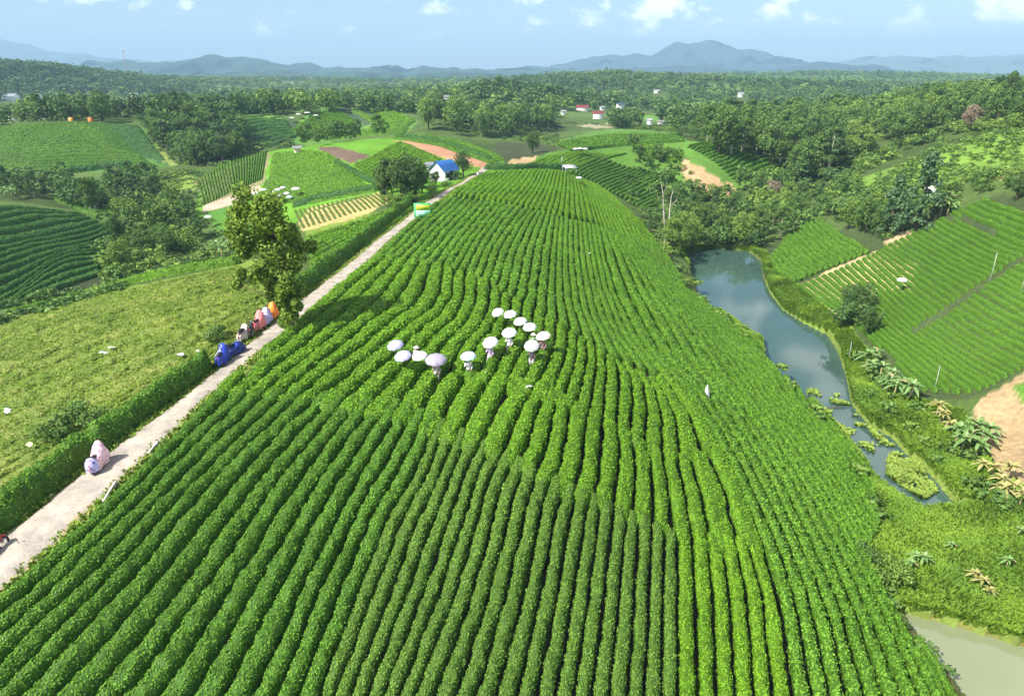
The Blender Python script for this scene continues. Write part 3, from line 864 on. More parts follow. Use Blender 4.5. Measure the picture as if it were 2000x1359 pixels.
plot([(0, g3),
      (6, [(760, 1500), (800, 1400), (840, 1300), (885, 1190), (925, 1060), (950, 960), (985, 892)]),
      (12, [(1020, 1500), (1042, 1400), (1065, 1290), (1085, 1190), (1100, 1100), (1117, 1010), (1127, 962)]),
      (20, [(1322, 1500), (1322, 1400), (1322, 1200), (1320, 1050)])],
     'dull', 'tea row from the left in the olive plot at bottom centre', 'rows of the olive plot at bottom centre')
r0 = [(1170, 445), (1180, 500), (1200, 580), (1250, 680), (1320, 755), (1380, 845), (1430, 940), (1480, 1060), (1520, 1180), (1545, 1359), (1550, 1500)]
plot([(0, [(1322, 1500), (1322, 1400), (1322, 1200), (1322, 1045)]), (6, [(1550, 1500), (1541, 1359), (1518, 1180), (1480, 1068)])],
     'lime', 'yellow-green row from the left beside the olive plot', 'lime rows right of the olive plot')
HILLR = [(1110, 335), (1170, 370), (1230, 420), (1290, 480), (1345, 575), (1410, 622), (1490, 690), (1560, 765), (1640, 855), (1695, 935), (1714, 1000), (1718, 1035), (1694, 1085), (1702, 1130), (1752, 1200), (1816, 1270), (1925, 1385), (2030, 1540), (1200, 1540), (1100, 400)]
plot([(0, r0),
      (7, [(1222, 470), (1300, 565), (1400, 685), (1525, 870), (1600, 980), (1660, 1090), (1740, 1250), (1800, 1400), (1850, 1500)]),
      (17, [(1290, 485), (1345, 565), (1410, 612), (1490, 690), (1575, 775), (1665, 880), (1740, 1000), (1800, 1110), (1870, 1240), (1960, 1400), (2010, 1500)])],
     'mid', 'narrow row from the umbrellas on the slope towards the river', 'rows on the river side slope of the near hill', clip=HILLR, n=140, fill=0.72, height=0.9)
plot([(0, [(872, 384), (925, 350), (935, 345)]),
      (12, [(1000, 406), (1030, 372), (1045, 345), (1052, 336)]),
      (21, [(1100, 427), (1105, 380), (1108, 340)]),
      (26, [(1160, 440), (1150, 400), (1132, 348)]),
      (33, [(1225, 470), (1200, 420), (1150, 358)]),
      (40, [(1290, 490), (1255, 440), (1185, 378)])],
     'bright', 'row from the road on the hill top below the crest', 'rows on the hill top near the crest', rmax=150)
plot([(0, [(735, 508), (800, 445), (862, 392)]),
      (8, [(866, 527), (905, 470), (960, 402)]),
      (14, [(957, 560), (975, 500), (1005, 450), (1035, 415)]),
      (20, [(1065, 632), (1070, 560), (1075, 500), (1085, 424)]),
      (25, [(1190, 705), (1150, 620), (1135, 540), (1130, 480), (1128, 432)]),
      (30, [(1320, 755), (1250, 680), (1200, 580), (1180, 500), (1170, 447)])],
     'mid', 'row from the road on the hill back behind the umbrellas', 'rows on the hill back behind the umbrellas')

TERR = [(1552, 556), (1715, 488), (1735, 468), (1815, 440), (1860, 410), (1960, 372), (2200, 360), (2200, 740), (2000, 722), (1890, 782), (1800, 778), (1740, 700), (1650, 628)]
plot([(0, [(1500, 512), (1515, 535), (1548, 556)]), (6, [(1535, 465), (1580, 510), (1612, 532)]), (14, [(1598, 428), (1640, 460), (1705, 498)])],
     'mid', 'short row from the river in the small square plot', 'rows of the small plot at the river bend')
plot([(0, [(1552, 560), (1600, 592), (1650, 622), (1690, 660), (1750, 720), (1800, 765)]),
      (6, [(1625, 532), (1695, 592), (1760, 650), (1850, 710), (1930, 765)]),
      (12, [(1690, 503), (1750, 560), (1810, 610), (1900, 665), (2010, 725)]),
      (17, [(1730, 480), (1800, 525), (1870, 570), (1960, 620), (2120, 700)]),
      (23, [(1800, 447), (1850, 480), (1920, 520), (2010, 560), (2150, 620)]),
      (28, [(1850, 418), (1920, 455), (2000, 490), (2150, 540)]),
      (33, [(1925, 388), (2000, 418), (2150, 460)])],
     'mid', 'curving row from the river on the right terraces', 'rows of the terraced slope right of the river', clip=TERR, height=0.68, fill=0.62, dens=0.8, leafmul=0.85)
LH = [(-200, 370), (0, 386), (110, 402), (243, 455), (215, 485), (195, 558), (130, 578), (40, 592), (-60, 622), (-200, 640)]
plot([(0, [(-120, 432), (0, 406), (60, 410), (130, 420)]), (5, [(-120, 510), (0, 485), (100, 465), (235, 430)]), (9, [(-120, 575), (0, 540), (100, 505), (230, 470)]), (16, [(-120, 650), (60, 590), (215, 535)])],
     'dark', 'dark row from the top on the hill at the left edge', 'rows of the dark hill at the left edge', clip=LH, fill=0.56, height=0.75)
ORD = ['first', 'second', 'third', 'fourth', 'fifth', 'sixth', 'seventh', 'eighth', 'ninth', 'tenth', 'eleventh', 'twelfth', 'thirteenth', 'fourteenth', 'fifteenth', 'sixteenth', 'seventeenth', 'eighteenth', 'nineteenth', 'twentieth']
def ordn(k):
    if k < 20: return ORD[k]
    t_, r_ = divmod(k + 1, 10)
    tn = {2: 'twenty', 3: 'thirty', 4: 'forty'}[t_]
    return {2: 'twentieth', 3: 'thirtieth', 4: 'fortieth'}[t_] if r_ == 0 else tn + '-' + ORD[r_ - 1]
rows_of = {}
for o, lb, gr, _ in ROWS:
    rows_of.setdefault(lb, {}).setdefault(o['row'], []).append(o)
grp_of = {lb: gr for o, lb, gr, _ in ROWS}
for lb, dct in rows_of.items():
    for n_, (rk, lst) in enumerate(sorted(dct.items())):
        lst.sort(key=lambda o: math.hypot(o.location[0], o.location[1]))
        for q_, o in enumerate(lst):
            pc = '' if len(lst) == 1 else (', nearest piece' if q_ == 0 else (', farthest piece' if q_ == len(lst) - 1 else ', %s piece' % ORD[q_]))
            tag(o, ordn(n_) + ' ' + lb + pc, 'tea row', grp_of[lb])
for o, lb, gr, _ in ROWS:
    del o['row']; del o['piece']
N_IND = sum(1 for o in sc.objects if o.name.startswith('tea_row'))
print('individual tea rows', N_IND)

FAR = []
def farplot(guides, mat, **kw):
    kw.setdefault('fill', 0.7)
    plot(guides, mat, None, None, indiv=False, store=FAR, gaps=0.0, cutrows=False, leafmul=1.25, dens=0.8, **kw)
farplot([(0, [(384, 356), (397, 402)], 100), (10, [(440, 322), (452, 376)], 100), (24, [(522, 294), (512, 352)], 100)], 'mid', fill=0.5)
farplot([(0, [(118, 350), (180, 370), (245, 402)], 100), (10, [(108, 395), (170, 420), (225, 445)], 100)], 'mid', fill=0.6)
farplot([(0, [(1112, 338), (1170, 306)], 120), (12, [(1200, 380), (1285, 338)], 120), (20, [(1262, 412), (1325, 385)], 120)], 'deep', fill=0.62)
farplot([(0, [(1340, 288), (1400, 276)], 120), (15, [(1440, 358), (1535, 325)], 120)], 'deep', fill=0.6)
farplot([(0, [(572, 412), (588, 448)], 80), (18, [(738, 378), (765, 398)], 80)], 'young', fill=0.45, height=0.35)
farplot([(0, [(600, 466), (700, 436), (800, 400)], 60), (9, [(620, 560), (700, 488), (820, 405)], 60)], 'bright', fill=0.85, height=0.5)
farplot([(0, [(520, 352), (600, 330), (680, 322)], 105), (14, [(500, 392), (600, 400), (740, 374)], 105)], 'bright', fill=0.85, height=0.45)
farplot([(0, [(535, 300), (600, 296), (640, 300)], 110), (12, [(525, 350), (600, 328), (665, 318)], 110)], 'lime', fill=0.85, height=0.4)
farplot([(0, [(690, 322), (720, 310), (780, 278)], 110), (14, [(755, 368), (800, 335), (865, 312)], 110)], 'lime', fill=0.85, height=0.4)
farplot([(0, [(820, 266), (900, 274), (985, 312)], 110), (7, [(770, 274), (860, 288), (960, 322)], 110)], 'mid', fill=0.8, height=0.5)
farplot([(0, [(-60, 252), (60, 246), (140, 240), (200, 242)], 160), (20, [(-60, 340), (60, 336), (150, 334), (300, 324)], 160)], 'mid', fill=0.78, height=0.6)
farplot([(0, [(150, 240), (270, 247)], 160), (14, [(230, 292), (325, 316)], 160)], 'dark', fill=0.8, height=0.6)
farplot([(0, [(1010, 330), (1060, 310), (1130, 297)], 120), (8, [(1110, 332), (1150, 320), (1230, 300)], 120)], 'bright', fill=0.8, height=0.45)
farplot([(0, [(560, 262), (600, 235), (650, 212)], 200), (10, [(600, 270), (650, 255), (700, 240)], 200)], 'bright', fill=0.8)
farplot([(0, [(700, 205), (760, 218), (812, 238)], 200), (8, [(690, 245), (740, 250), (790, 252)], 200)], 'bright', fill=0.8)
farplot([(0, [(1088, 282), (1200, 264), (1330, 264)], 150), (9, [(1115, 297), (1220, 287), (1335, 280)], 150)], 'deep', fill=0.75)
farplot([(0, [(600, 262), (700, 256), (800, 250)], 150), (4, [(640, 275), (720, 268), (790, 262)], 150)], 'bright', fill=0.75)
farplot([(0, [(1240, 285), (1300, 290), (1335, 300)], 130), (5, [(1235, 297), (1290, 310), (1330, 325)], 130)], 'bright', fill=0.7)
farplot([(0, [(440, 240), (500, 232), (560, 236)], 200), (8, [(500, 285), (540, 284), (580, 268)], 200)], 'dark', fill=0.75)
farplot([(0, [(-80, 560), (100, 590)], 60), (1, [(-80, 562), (100, 592)], 60)], 'deep')
Vs, Qs, Mi, off, Sm = [], [], [], 0, []
mats = list(TEA.values()) + list(CORE.values()); mk = list(TEA.keys())
for V, Q, LQ, mt in FAR:
    Vs.append(V); Qs.append(np.concatenate([Q, LQ]) + off); off += len(V)
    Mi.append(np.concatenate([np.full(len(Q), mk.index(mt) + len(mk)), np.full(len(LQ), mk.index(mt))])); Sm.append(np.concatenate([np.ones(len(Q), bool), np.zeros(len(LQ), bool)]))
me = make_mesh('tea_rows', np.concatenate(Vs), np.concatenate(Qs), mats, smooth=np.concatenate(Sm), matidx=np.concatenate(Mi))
tag(link('tea_rows', me), 'distant tea rows striping the hills beyond the near hill and the road', 'tea rows', kind='stuff')
print('far tea faces', len(me.polygons))
# ------------------------------------------------------------------ hedges and weeds that are not tea plots
def strip_thing(name, line_px, width, height, matk, label, cat, rmin=0.0, offset=0.0, cutends=0, dens=1.0, leafmul=1.0, mat=None, group=None, rough=1.3, lift=0.0):
    q = resample(np.array(line_px, float), 60)
    w = P(q[:, 0], q[:, 1], rmin)[:, :2]
    w = smooth_line(resample(w, 120), 6)
    if offset:
        dr = np.gradient(w, axis=0); dr /= np.linalg.norm(dr, axis=1)[:, None]
        w = w + offset * np.stack([dr[:, 1], -dr[:, 0]], 1)
    V, Q, LQ = hedge(w, np.full(len(w), width), height, dens=dens, rough=rough, seed=RNG.uniform(0, 50), leafmul=leafmul, flat=2.6)
    org = V[0].copy()
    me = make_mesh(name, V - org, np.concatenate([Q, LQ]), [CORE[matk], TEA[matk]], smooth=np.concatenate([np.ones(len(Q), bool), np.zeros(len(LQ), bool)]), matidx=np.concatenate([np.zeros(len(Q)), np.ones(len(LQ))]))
    return tag(link(name, me, loc=org), label, cat, group)

HE = [(-200, 1210), (-60, 1105), (0, 1055), (100, 968), (200, 888), (300, 818), (400, 748), (430, 725)]
strip_thing('hedge', HE[:5], 1.25, 1.75, 'deep', 'tall dark hedge lining the road at the lower left, before the pink covered motorbike', 'hedge', offset=-0.75)
strip_thing('hedge', [(205, 885), (300, 812), (380, 755), (425, 720)], 1.2, 1.65, 'deep', 'hedge casting shade on the road between the pink and the blue motorbike covers', 'hedge', offset=-0.7)
strip_thing('hedge', [(545, 610), (600, 570), (650, 528), (720, 472), (800, 408), (812, 398)], 1.1, 1.6, 'deep', 'hedge along the left road side from the big tree up to the green billboard', 'hedge', offset=-0.55)
strip_thing('hedge', [(-120, 655), (0, 625), (90, 600), (200, 568), (300, 545), (400, 525), (470, 515)], 1.2, 1.0, 'bright', 'hedge on the far edge of the weedy field, left of the big tree', 'hedge')
strip_thing('hedge', [(572, 405), (620, 392), (680, 382), (745, 372)], 1.3, 1.3, 'dark', 'dark hedge above the straw yellow field near the house', 'hedge', rmin=80)
strip_thing('hedge', [(945, 331), (1000, 331), (1050, 329), (1104, 332)], 1.3, 1.2, 'dark', 'dark hedge along the crest at the far end of the near hill', 'hedge', rmin=120)
strip_thing('hedge', [(655, 318), (690, 338), (720, 354), (745, 364)], 1.1, 1.0, 'dark', 'thin dark hedge running downhill from the small brown field', 'hedge', rmin=110)
strip_thing('hedge', [(775, 270), (850, 278), (900, 292), (960, 316)], 1.4, 1.2, 'dark', 'dark hedge above the reddish brown ploughed field', 'hedge', rmin=130)
strip_thing('hedge', [(130, 338), (190, 330), (258, 324)], 2.0, 1.8, 'dark', 'dark hedge at the foot of the striped hill on the left', 'hedge', rmin=170)

# overgrown rows of the weedy field
MW = {'weed': M_WEED}
WE = []
TEA['weed'] = M_WEED
plot([(0, [(-420, 760), (-120, 665), (0, 635), (200, 580), (400, 535), (470, 522)]),
      (12, [(-420, 1110), (-200, 975), (0, 885), (200, 790), (400, 690), (540, 610)]),
      (19, [(-420, 1300), (-200, 1180), (-60, 1085), (0, 1035), (200, 868), (400, 730), (550, 615)])],
     'weed', None, None, indiv=False, store=WE, height=0.30, fill=0.95, rough=1.5, dens=1.0, leafmul=0.85, gaps=0.0, flat=2.0, cutrows=False, n=120)
Vs, Qs, off, Sm = [], [], 0, []
for V, Q, LQ, mt in WE:
    Vs.append(V); Qs.append(np.concatenate([Q, LQ]) + off); off += len(V)
    Sm.append(np.concatenate([np.ones(len(Q), bool), np.zeros(len(LQ), bool)]))
sm_ = np.concatenate(Sm)
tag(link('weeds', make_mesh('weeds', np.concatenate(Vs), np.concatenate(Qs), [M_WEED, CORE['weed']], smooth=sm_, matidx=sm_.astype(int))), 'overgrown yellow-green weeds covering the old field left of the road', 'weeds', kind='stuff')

def blades(pt, h, w, lean=0.35):
    """grass tufts: each three narrow blades"""
    Vl, Ql = [], []
    m = len(pt)
    for k in range(3):
        a = RNG.uniform(0, 2 * np.pi, m)
        d = np.stack([np.cos(a), np.sin(a), np.zeros(m)], 1)
        s = np.stack([-np.sin(a), np.cos(a), np.zeros(m)], 1)
        hh = (h * RNG.uniform(0.6, 1.3, m))[:, None]; ww = (w * RNG.uniform(0.7, 1.3, m))[:, None]
        up = np.array([0, 0, 1.0])
        p0 = pt + d * ww * 0.5
        mid = p0 + up * hh * 0.6 + d * hh * lean * 0.4
        tip = p0 + up * hh * 0.95 + d * hh * lean * 1.2
        Vl.append(np.stack([p0 - s * ww * 0.4, p0 + s * ww * 0.4, mid + s * ww * 0.5, mid - s * ww * 0.5, tip], 1).reshape(-1, 3))
        b = np.arange(m)[:, None] * 5 + k * m * 5
        Ql.append((b + np.array([[0, 1, 2, 3]]), b + np.array([[3, 2, 4]])))
    V = np.concatenate(Vl)
    return V, np.concatenate([q[0] for q in Ql]), np.concatenate([q[1] for q in Ql])

def scatter(poly, r0, r1, n, test=None, mind=0.0):
    """random terrain points (uniform on the ground) whose photograph position lies in poly"""
    poly = np.array(poly, float)
    th0 = math.atan2((poly[:, 0].min() - 1000) / F, 0.88); th1 = math.atan2((poly[:, 0].max() - 1000) / F, 0.88)
    got = []
    tot = 0
    for _ in range(60):
        th = RNG.uniform(th0 - 0.03, th1 + 0.03, n * 3)
        r = np.sqrt(RNG.uniform(r0 * r0, r1 * r1, n * 3))
        x, y = r * np.sin(th), r * np.cos(th)
        z = T(x, y)
        u, v = to_px(x, y, z)
        ok = in_poly(u, v, poly) & (river_sd(x, y) > (0.4 if test is None else 0.05))
        ok[ok] &= seg_dist(x[ok], y[ok], ROADC[::4, :2]) > 2.2
        if test is not None:
            ok &= test(x, y)
        got.append(np.stack([x, y, z], 1)[ok]); tot += ok.sum()
        if tot >= n:
            break
    g = np.concatenate(got)[:n]
    if mind > 0 and len(g):
        keep = []
        cell = {}
        for k in range(len(g)):
            cx, cy = int(g[k, 0] // mind), int(g[k, 1] // mind)
            bad = False
            for a in (-1, 0, 1):
                for b in (-1, 0, 1):
                    for q in cell.get((cx + a, cy + b), ()):
                        if (g[k, 0] - g[q, 0]) ** 2 + (g[k, 1] - g[q, 1]) ** 2 < mind * mind:
                            bad = True
            if not bad:
                keep.append(k); cell.setdefault((cx, cy), []).append(k)
        g = g[keep]
    return g

# grass on the river banks
BANK = [(1480, 480), (1560, 560), (1660, 640), (1760, 775), (1880, 800), (1960, 960), (2120, 1050), (2120, 1290), (2000, 1256), (1850, 1214), (1740, 1190), (1700, 1100), (1700, 980), (1650, 850), (1540, 740), (1480, 680), (1400, 600), (1320, 480)]
gp = scatter(BANK, 25, 135, 75000, lambda x, y: river_sd(x, y) > 0.05)
gp = gp[(river_sd(gp[:, 0], gp[:, 1]) < 14) | (np.hypot(gp[:, 0], gp[:, 1]) < 75)]
rr_ = np.hypot(gp[:, 0], gp[:, 1])
tex = vnoise(gp[:, 0] / 2.5, gp[:, 1] / 2.5, s=77)
hh = 0.30 + 0.22 * tex
V, Q1, Q2 = blades(gp, np.clip(hh, 0.1, 0.8), np.clip(rr_ * 0.0028, 0.10, 0.3))
tag(link('grass', make_mesh('grass', V, [Q1, Q2], M_GRASS)), 'lush green grass covering the river banks and the low dam', 'grass', kind='stuff')
rs_ = RNG.integers(0, 150, 5200); sg_ = np.where(RNG.random(5200) < 0.5, -1, 1)
o_ = sg_ * (ROADW[rs_] * 0.5 + RNG.normal(0.0, 0.16, 5200)); f_ = RNG.random(5200)[:, None]
q_ = (ROADC[rs_] * (1 - f_) + ROADC[rs_ + 1] * f_)[:, :2] + ROADS[rs_] * o_[:, None]
V, Q1, Q2 = blades(np.c_[q_, T(q_[:, 0], q_[:, 1]) + 0.02], 0.20, 0.13, 0.5)
tag(link('grass', make_mesh('grass', V, [Q1, Q2], M_WEED)), 'short ragged grass creeping over both edges of the dirt road', 'grass', kind='stuff')
# weeds floating in the shallow end of the river
WP = world_poly([(1735, 890), (1775, 880), (1805, 925), (1825, 960), (1800, 975), (1760, 950), (1735, 930)])
cand = np.stack([RNG.uniform(WP[:, 0].min(), WP[:, 0].max(), 9000), RNG.uniform(WP[:, 1].min(), WP[:, 1].max(), 9000)], 1)
cand = cand[in_poly(cand[:, 0], cand[:, 1], WP) & (vnoise(cand[:, 0] / 1.6, cand[:, 1] / 1.6, s=5) + RNG.normal(0, 0.35, len(cand)) > 0.0)]
WP2 = world_poly([(1560, 755), (1640, 770), (1700, 840), (1770, 890), (1850, 980), (1760, 970), (1690, 900), (1600, 810)])
c2 = np.stack([RNG.uniform(WP2[:, 0].min(), WP2[:, 0].max(), 9000), RNG.uniform(WP2[:, 1].min(), WP2[:, 1].max(), 9000)], 1)
c2 = c2[in_poly(c2[:, 0], c2[:, 1], WP2) & (vnoise(c2[:, 0] / 0.9, c2[:, 1] / 0.9, s=6) + RNG.normal(0, 0.18, len(c2)) > 0.72)]
pts = np.concatenate([np.c_[cand, np.zeros(len(cand))], np.c_[c2, np.zeros(len(c2))]])
V, Q1, Q2 = blades(pts, 0.22, 0.22, 0.8)
tag(link('water_weeds', make_mesh('water_weeds', V, [Q1, Q2], leafy('water_weed', (0.13, 0.22, 0.03), (0.32, 0.42, 0.07), trans=0.2))), 'yellow-green weeds growing in the shallow lower end of the river', 'water plants', kind='stuff')

# ------------------------------------------------------------------ trees
def crown_geo(shape, seed, nclump, nleaf, s):
    rg = np.random.default_rng(seed)
    C, R = [], []
    for k in range(nclump):
        if shape == 'round':
            d = rg.normal(0, 1, 3); d /= np.linalg.norm(d); q = rg.random() ** 0.4
            C.append((d[0] * 0.30 * q, d[1] * 0.30 * q, 0.54 + d[2] * 0.36 * q)); R.append(rg.uniform(0.09, 0.17))
        elif shape == 'tall':
            t = rg.random(); a = rg.uniform(0, 6.28); q = rg.random() ** 0.6
            wd = 0.19 * math.sin(math.pi * (0.15 + 0.8 * t)) + 0.03
            C.append((math.cos(a) * wd * q, math.sin(a) * wd * q, 0.30 + 0.64 * t)); R.append(rg.uniform(0.06, 0.11))
        elif shape == 'bamboo':
            a = rg.uniform(0, 6.28); t = rg.random() ** 0.7; b = rg.uniform(0.1, 0.5)
            rr0 = b * t ** 1.6
            C.append((math.cos(a) * rr0, math.sin(a) * rr0, 0.15 + 0.85 * t * (1 - 0.35 * b * t))); R.append(rg.uniform(0.06, 0.10))
        elif shape == 'pine':
            t = rg.random(); a = rg.uniform(0, 6.28)
            wd = 0.24 * (1 - t) ** 0.8 + 0.02
            C.append((math.cos(a) * wd * rg.random() ** .5, math.sin(a) * wd * rg.random() ** .5, 0.14 + 0.84 * t)); R.append(rg.uniform(0.05, 0.085))
        else:   # bush
            a = rg.uniform(0, 6.28); q = rg.random() ** 0.5; t = rg.random()
            C.append((math.cos(a) * 0.52 * q, math.sin(a) * 0.52 * q, 0.20 + 0.55 * t * (1 - 0.6 * q))); R.append(rg.uniform(0.14, 0.24))
    C, R = np.array(C), np.array(R)
    k = rg.integers(0, nclump, nleaf)
    d = rg.normal(0, 1, (nleaf, 3)); d[:, 2] += 0.35
    d /= np.linalg.norm(d, axis=1)[:, None]
    p = C[k] + d * (R[k] * rg.uniform(0.55, 1.1, nleaf))[:, None] * np.array([1, 1, 0.8])
    if shape == 'pine':
        p[:, 2] -= np.hypot(p[:, 0], p[:, 1]) * 0.25
    p[:, 2] = np.maximum(p[:, 2], 0.02)
    global RNG
    keep = RNG; RNG = rg
    V, Q = leaves(p, d, s, 0.45, 0.75)
    RNG = keep
    return V, Q, C, R

def tube(path, rads, sides=7, cap=True):
    path = np.asarray(path, float); n_ = len(path)
    tg = np.gradient(path, axis=0); tg /= np.linalg.norm(tg, axis=1)[:, None] + 1e-9
    ref = np.array([0.3, 0.9, 0.1]) if abs(tg[0][2]) > 0.8 else np.array([0, 0, 1.0])
    a1 = np.cross(tg, ref); a1 /= np.linalg.norm(a1, axis=1)[:, None] + 1e-9
    a2 = np.cross(tg, a1)
    an = np.linspace(0, 2 * np.pi, sides, endpoint=False)
    V = (path[:, None] + np.asarray(rads)[:, None, None] * (a1[:, None] * np.cos(an)[None, :, None] + a2[:, None] * np.sin(an)[None, :, None])).reshape(-1, 3)
    i, j = np.meshgrid(np.arange(n_ - 1), np.arange(sides), indexing='ij')
    i, j = i.ravel(), j.ravel(); j2 = (j + 1) % sides
    Q = np.stack([i * sides + j, i * sides + j2, (i + 1) * sides + j2, (i + 1) * sides + j], 1)
    if cap:
        V = np.concatenate([V, path[[0, -1]]])
        c0, c1 = len(V) - 2, len(V) - 1
        jj = np.arange(sides)
        Q = np.concatenate([Q, np.stack([np.full(sides, c0), (jj + 1) % sides, jj, jj], 1)[:, [0, 1, 2, 2]]])[:len(Q)]
        T3 = np.concatenate([np.stack([np.full(sides, c0), (jj + 1) % sides, jj], 1), np.stack([np.full(sides, c1), (n_ - 1) * sides + jj, (n_ - 1) * sides + (jj + 1) % sides], 1)])
        return V, Q, T3
    return V, Q, np.zeros((0, 3), int)

def join(parts):
    """parts: (V, Q, T) tuples -> V, [Q, T]"""
    Vs, Qs, Ts, off = [], [], [], 0
    for p in parts:
        V, Q, T3 = p
        Vs.append(V); Qs.append(np.asarray(Q) + off if len(Q) else np.zeros((0, 4), int)); Ts.append(np.asarray(T3) + off if len(T3) else np.zeros((0, 3), int)); off += len(V)
    return np.concatenate(Vs), [f for f in (np.concatenate(Qs), np.concatenate(Ts)) if len(f)]

def trunk_geo(shape, seed, C, r0):
    rg = np.random.default_rng(seed + 5)
    top = {'round': 0.66, 'tall': 0.85, 'pine': 0.9, 'bamboo': 0.5, 'bush': 0.35}[shape]
    path = np.array([[0, 0, -0.04], [0.01, 0, top * 0.3], [-0.005, 0.01, top * 0.65], [0.0, 0.0, top]])
    parts = [tube(path, [r0 * 1.3, r0, r0 * 0.75, r0 * 0.3])]
    for k in rg.permutation(len(C))[:7]:
        c = C[k]
        z0 = min(top * 0.9, max(0.15, c[2] - 0.22))
        parts.append(tube([[0, 0, z0], [c[0] * 0.5, c[1] * 0.5, (z0 + c[2]) / 2 - 0.01], c], [r0 * 0.5, r0 * 0.35, r0 * 0.12], 5))
    return join(parts)

PROTO = {}
def proto(shape, col, variant, hi=True, mid=False):
    key = (shape, col, variant, hi, mid)
    if key in PROTO: return PROTO[key]
    spec = {'round': (34, 3200, 0.042), 'tall': (32, 2800, 0.038), 'bamboo': (38, 2800, 0.044), 'pine': (44, 3600, 0.038), 'bush': (20, 1700, 0.070)}[shape]
    seed = variant * 17 + len(shape) * 3
    nl, s = spec[1], spec[2]
    if not hi:
        nl, s = {'round': (170, 0.15), 'tall': (150, 0.13), 'bamboo': (170, 0.14), 'pine': (170, 0.12), 'bush': (90, 0.24)}[shape]
    if mid: nl, s = {'round': (420, 0.092), 'tall': (380, 0.082), 'bamboo': (420, 0.09), 'pine': (420, 0.08), 'bush': (200, 0.16)}[shape]
    V, Q, C, R = crown_geo(shape, seed, spec[0], nl, s)
    r0 = {'round': 0.026, 'tall': 0.014, 'bamboo': 0.012, 'pine': 0.02, 'bush': 0.02}[shape]
    TV, TF = trunk_geo(shape, seed, C, r0)
    if hi:
        PROTO[key] = (make_mesh('crown', V, Q, CROWN[col]), make_mesh('trunk', TV, TF, M_PALEBARK if shape == 'tall' else M_BARK, smooth=True))
    else:
        PROTO[key] = (V, Q)
    return PROTO[key]

TREES = []   # (x, y, z, h, shape, col, label, group, name, wide)
def trees(poly, r0, r1, n, mind, kinds, hr, label, group, name='tree', wide=1.0, test=None):
    g = scatter(poly, r0, r1, n, test, mind)
    for p in g:
        sh, co = kinds[RNG.integers(0, len(kinds))]
        TREES.append((p[0], p[1], p[2], RNG.uniform(*hr), sh, co, label, group, name, wide * RNG.uniform(0.85, 1.2)))
def tree_at(u, v, h, sh, co, label, group=None, name='tree', wide=1.0, rmin=0.0):
    p = P1(u, v, rmin)
    TREES.append((p[0], p[1], p[2], h, sh, co, label, group, name, wide))

TM = [('round', 'mid'), ('round', 'dark'), ('tall', 'mid'), ('tall', 'dark')]
TD = [('round', 'dark'), ('tall', 'dark'), ('tall', 'dark'), ('round', 'mid')]
TB = [('round', 'mid'), ('bush', 'light'), ('bush', 'mid'), ('round', 'light'), ('bamboo', 'mid')]
trees([(1385, 300), (1360, 262), (1420, 250), (1560, 262), (1640, 330), (1580, 372), (1530, 340)], 140, 300, 200, 4.2, [('tall', 'mid'), ('tall', 'dark'), ('round', 'mid')], (9, 13), 'slender tree with pale trunk in the plantation edge behind the right tea hill', 'plantation trees behind the right tea hill')
trees([(1400, 262), (1480, 235), (1640, 190), (1760, 175), (2150, 175), (2150, 240), (1950, 250), (1830, 262), (1760, 285), (1680, 322), (1600, 342)], 120, 380, 900, 4.6, [('round', 'mid'), ('round', 'mid'), ('round', 'dark'), ('tall', 'mid'), ('round', 'light')], (7, 11), 'rounded green tree in the wooded hill at the upper right', 'trees of the wooded hill at the upper right')
trees([(1880, 255), (1960, 235), (2150, 235), (2150, 262), (1950, 262)], 110, 200, 60, 4.0, [('round', 'dark'), ('tall', 'dark')], (6, 9), 'dark tree on the skyline above the light green slope at the right edge', 'dark trees above the light green slope')
trees([(1290, 410), (1370, 395), (1480, 355), (1560, 335), (1620, 352), (1660, 385), (1780, 408), (1740, 452), (1700, 478), (1600, 424), (1520, 468), (1480, 486), (1380, 480), (1325, 470)], 95, 200, 420, 3.6, TB + TM, (3.5, 6.5), 'bushy tree in the thicket between the river end and the light green slope', 'trees of the thicket above the river')
trees([(1660, 380), (1705, 328), (1790, 288), (1850, 262), (1950, 250), (2150, 250), (2150, 360), (1960, 345), (1860, 345), (1790, 395), (1700, 395)], 88, 180, 1000, 1.7, [('bush', 'light'), ('bush', 'light'), ('bush', 'mid')], (0.9, 1.8), 'low light green shrub on the open slope at the right edge', 'shrubs on the light green slope', name='shrub', wide=1.2)
trees([(1770, 372), (1790, 320), (1830, 335), (1960, 350), (2120, 345), (2120, 390), (1960, 372), (1870, 402), (1800, 425)], 85, 150, 160, 1.9, [('bush', 'light'), ('bush', 'mid'), ('round', 'mid')], (1.6, 3.0), 'low bush in the scrub between the terraces and the light green slope', 'scrub above the terraces', name='bush')
trees([(285, 262), (330, 235), (430, 238), (500, 265), (515, 300), (430, 322), (370, 326), (300, 285)], 185, 300, 330, 3.4, [('round', 'mid'), ('tall', 'dark'), ('round', 'dark'), ('round', 'mid')], (7, 11), 'tall tree in the dense grove right of the striped hill', 'trees of the grove right of the striped hill')
trees([(60, 246), (130, 232), (300, 236), (300, 246), (150, 238)], 235, 330, 60, 5.5, [('round', 'mid'), ('round', 'dark')], (7.5, 11), 'round tree behind the crest of the striped hill at the left', 'trees behind the striped hill')
trees([(-60, 322), (60, 318), (125, 345), (150, 385), (230, 415), (245, 445), (200, 430), (110, 396), (0, 384), (-60, 380)], 125, 220, 150, 2.8, TM, (4.5, 7.5), 'dark tree in the clump above the dark tea hill at the left edge', 'trees above the dark tea hill')
trees([(220, 340), (330, 335), (350, 375), (290, 410), (240, 420), (215, 380)], 140, 215, 70, 2.8, TD, (4, 7), 'dark tree in the small valley left of the staked field', 'trees in the small valley')
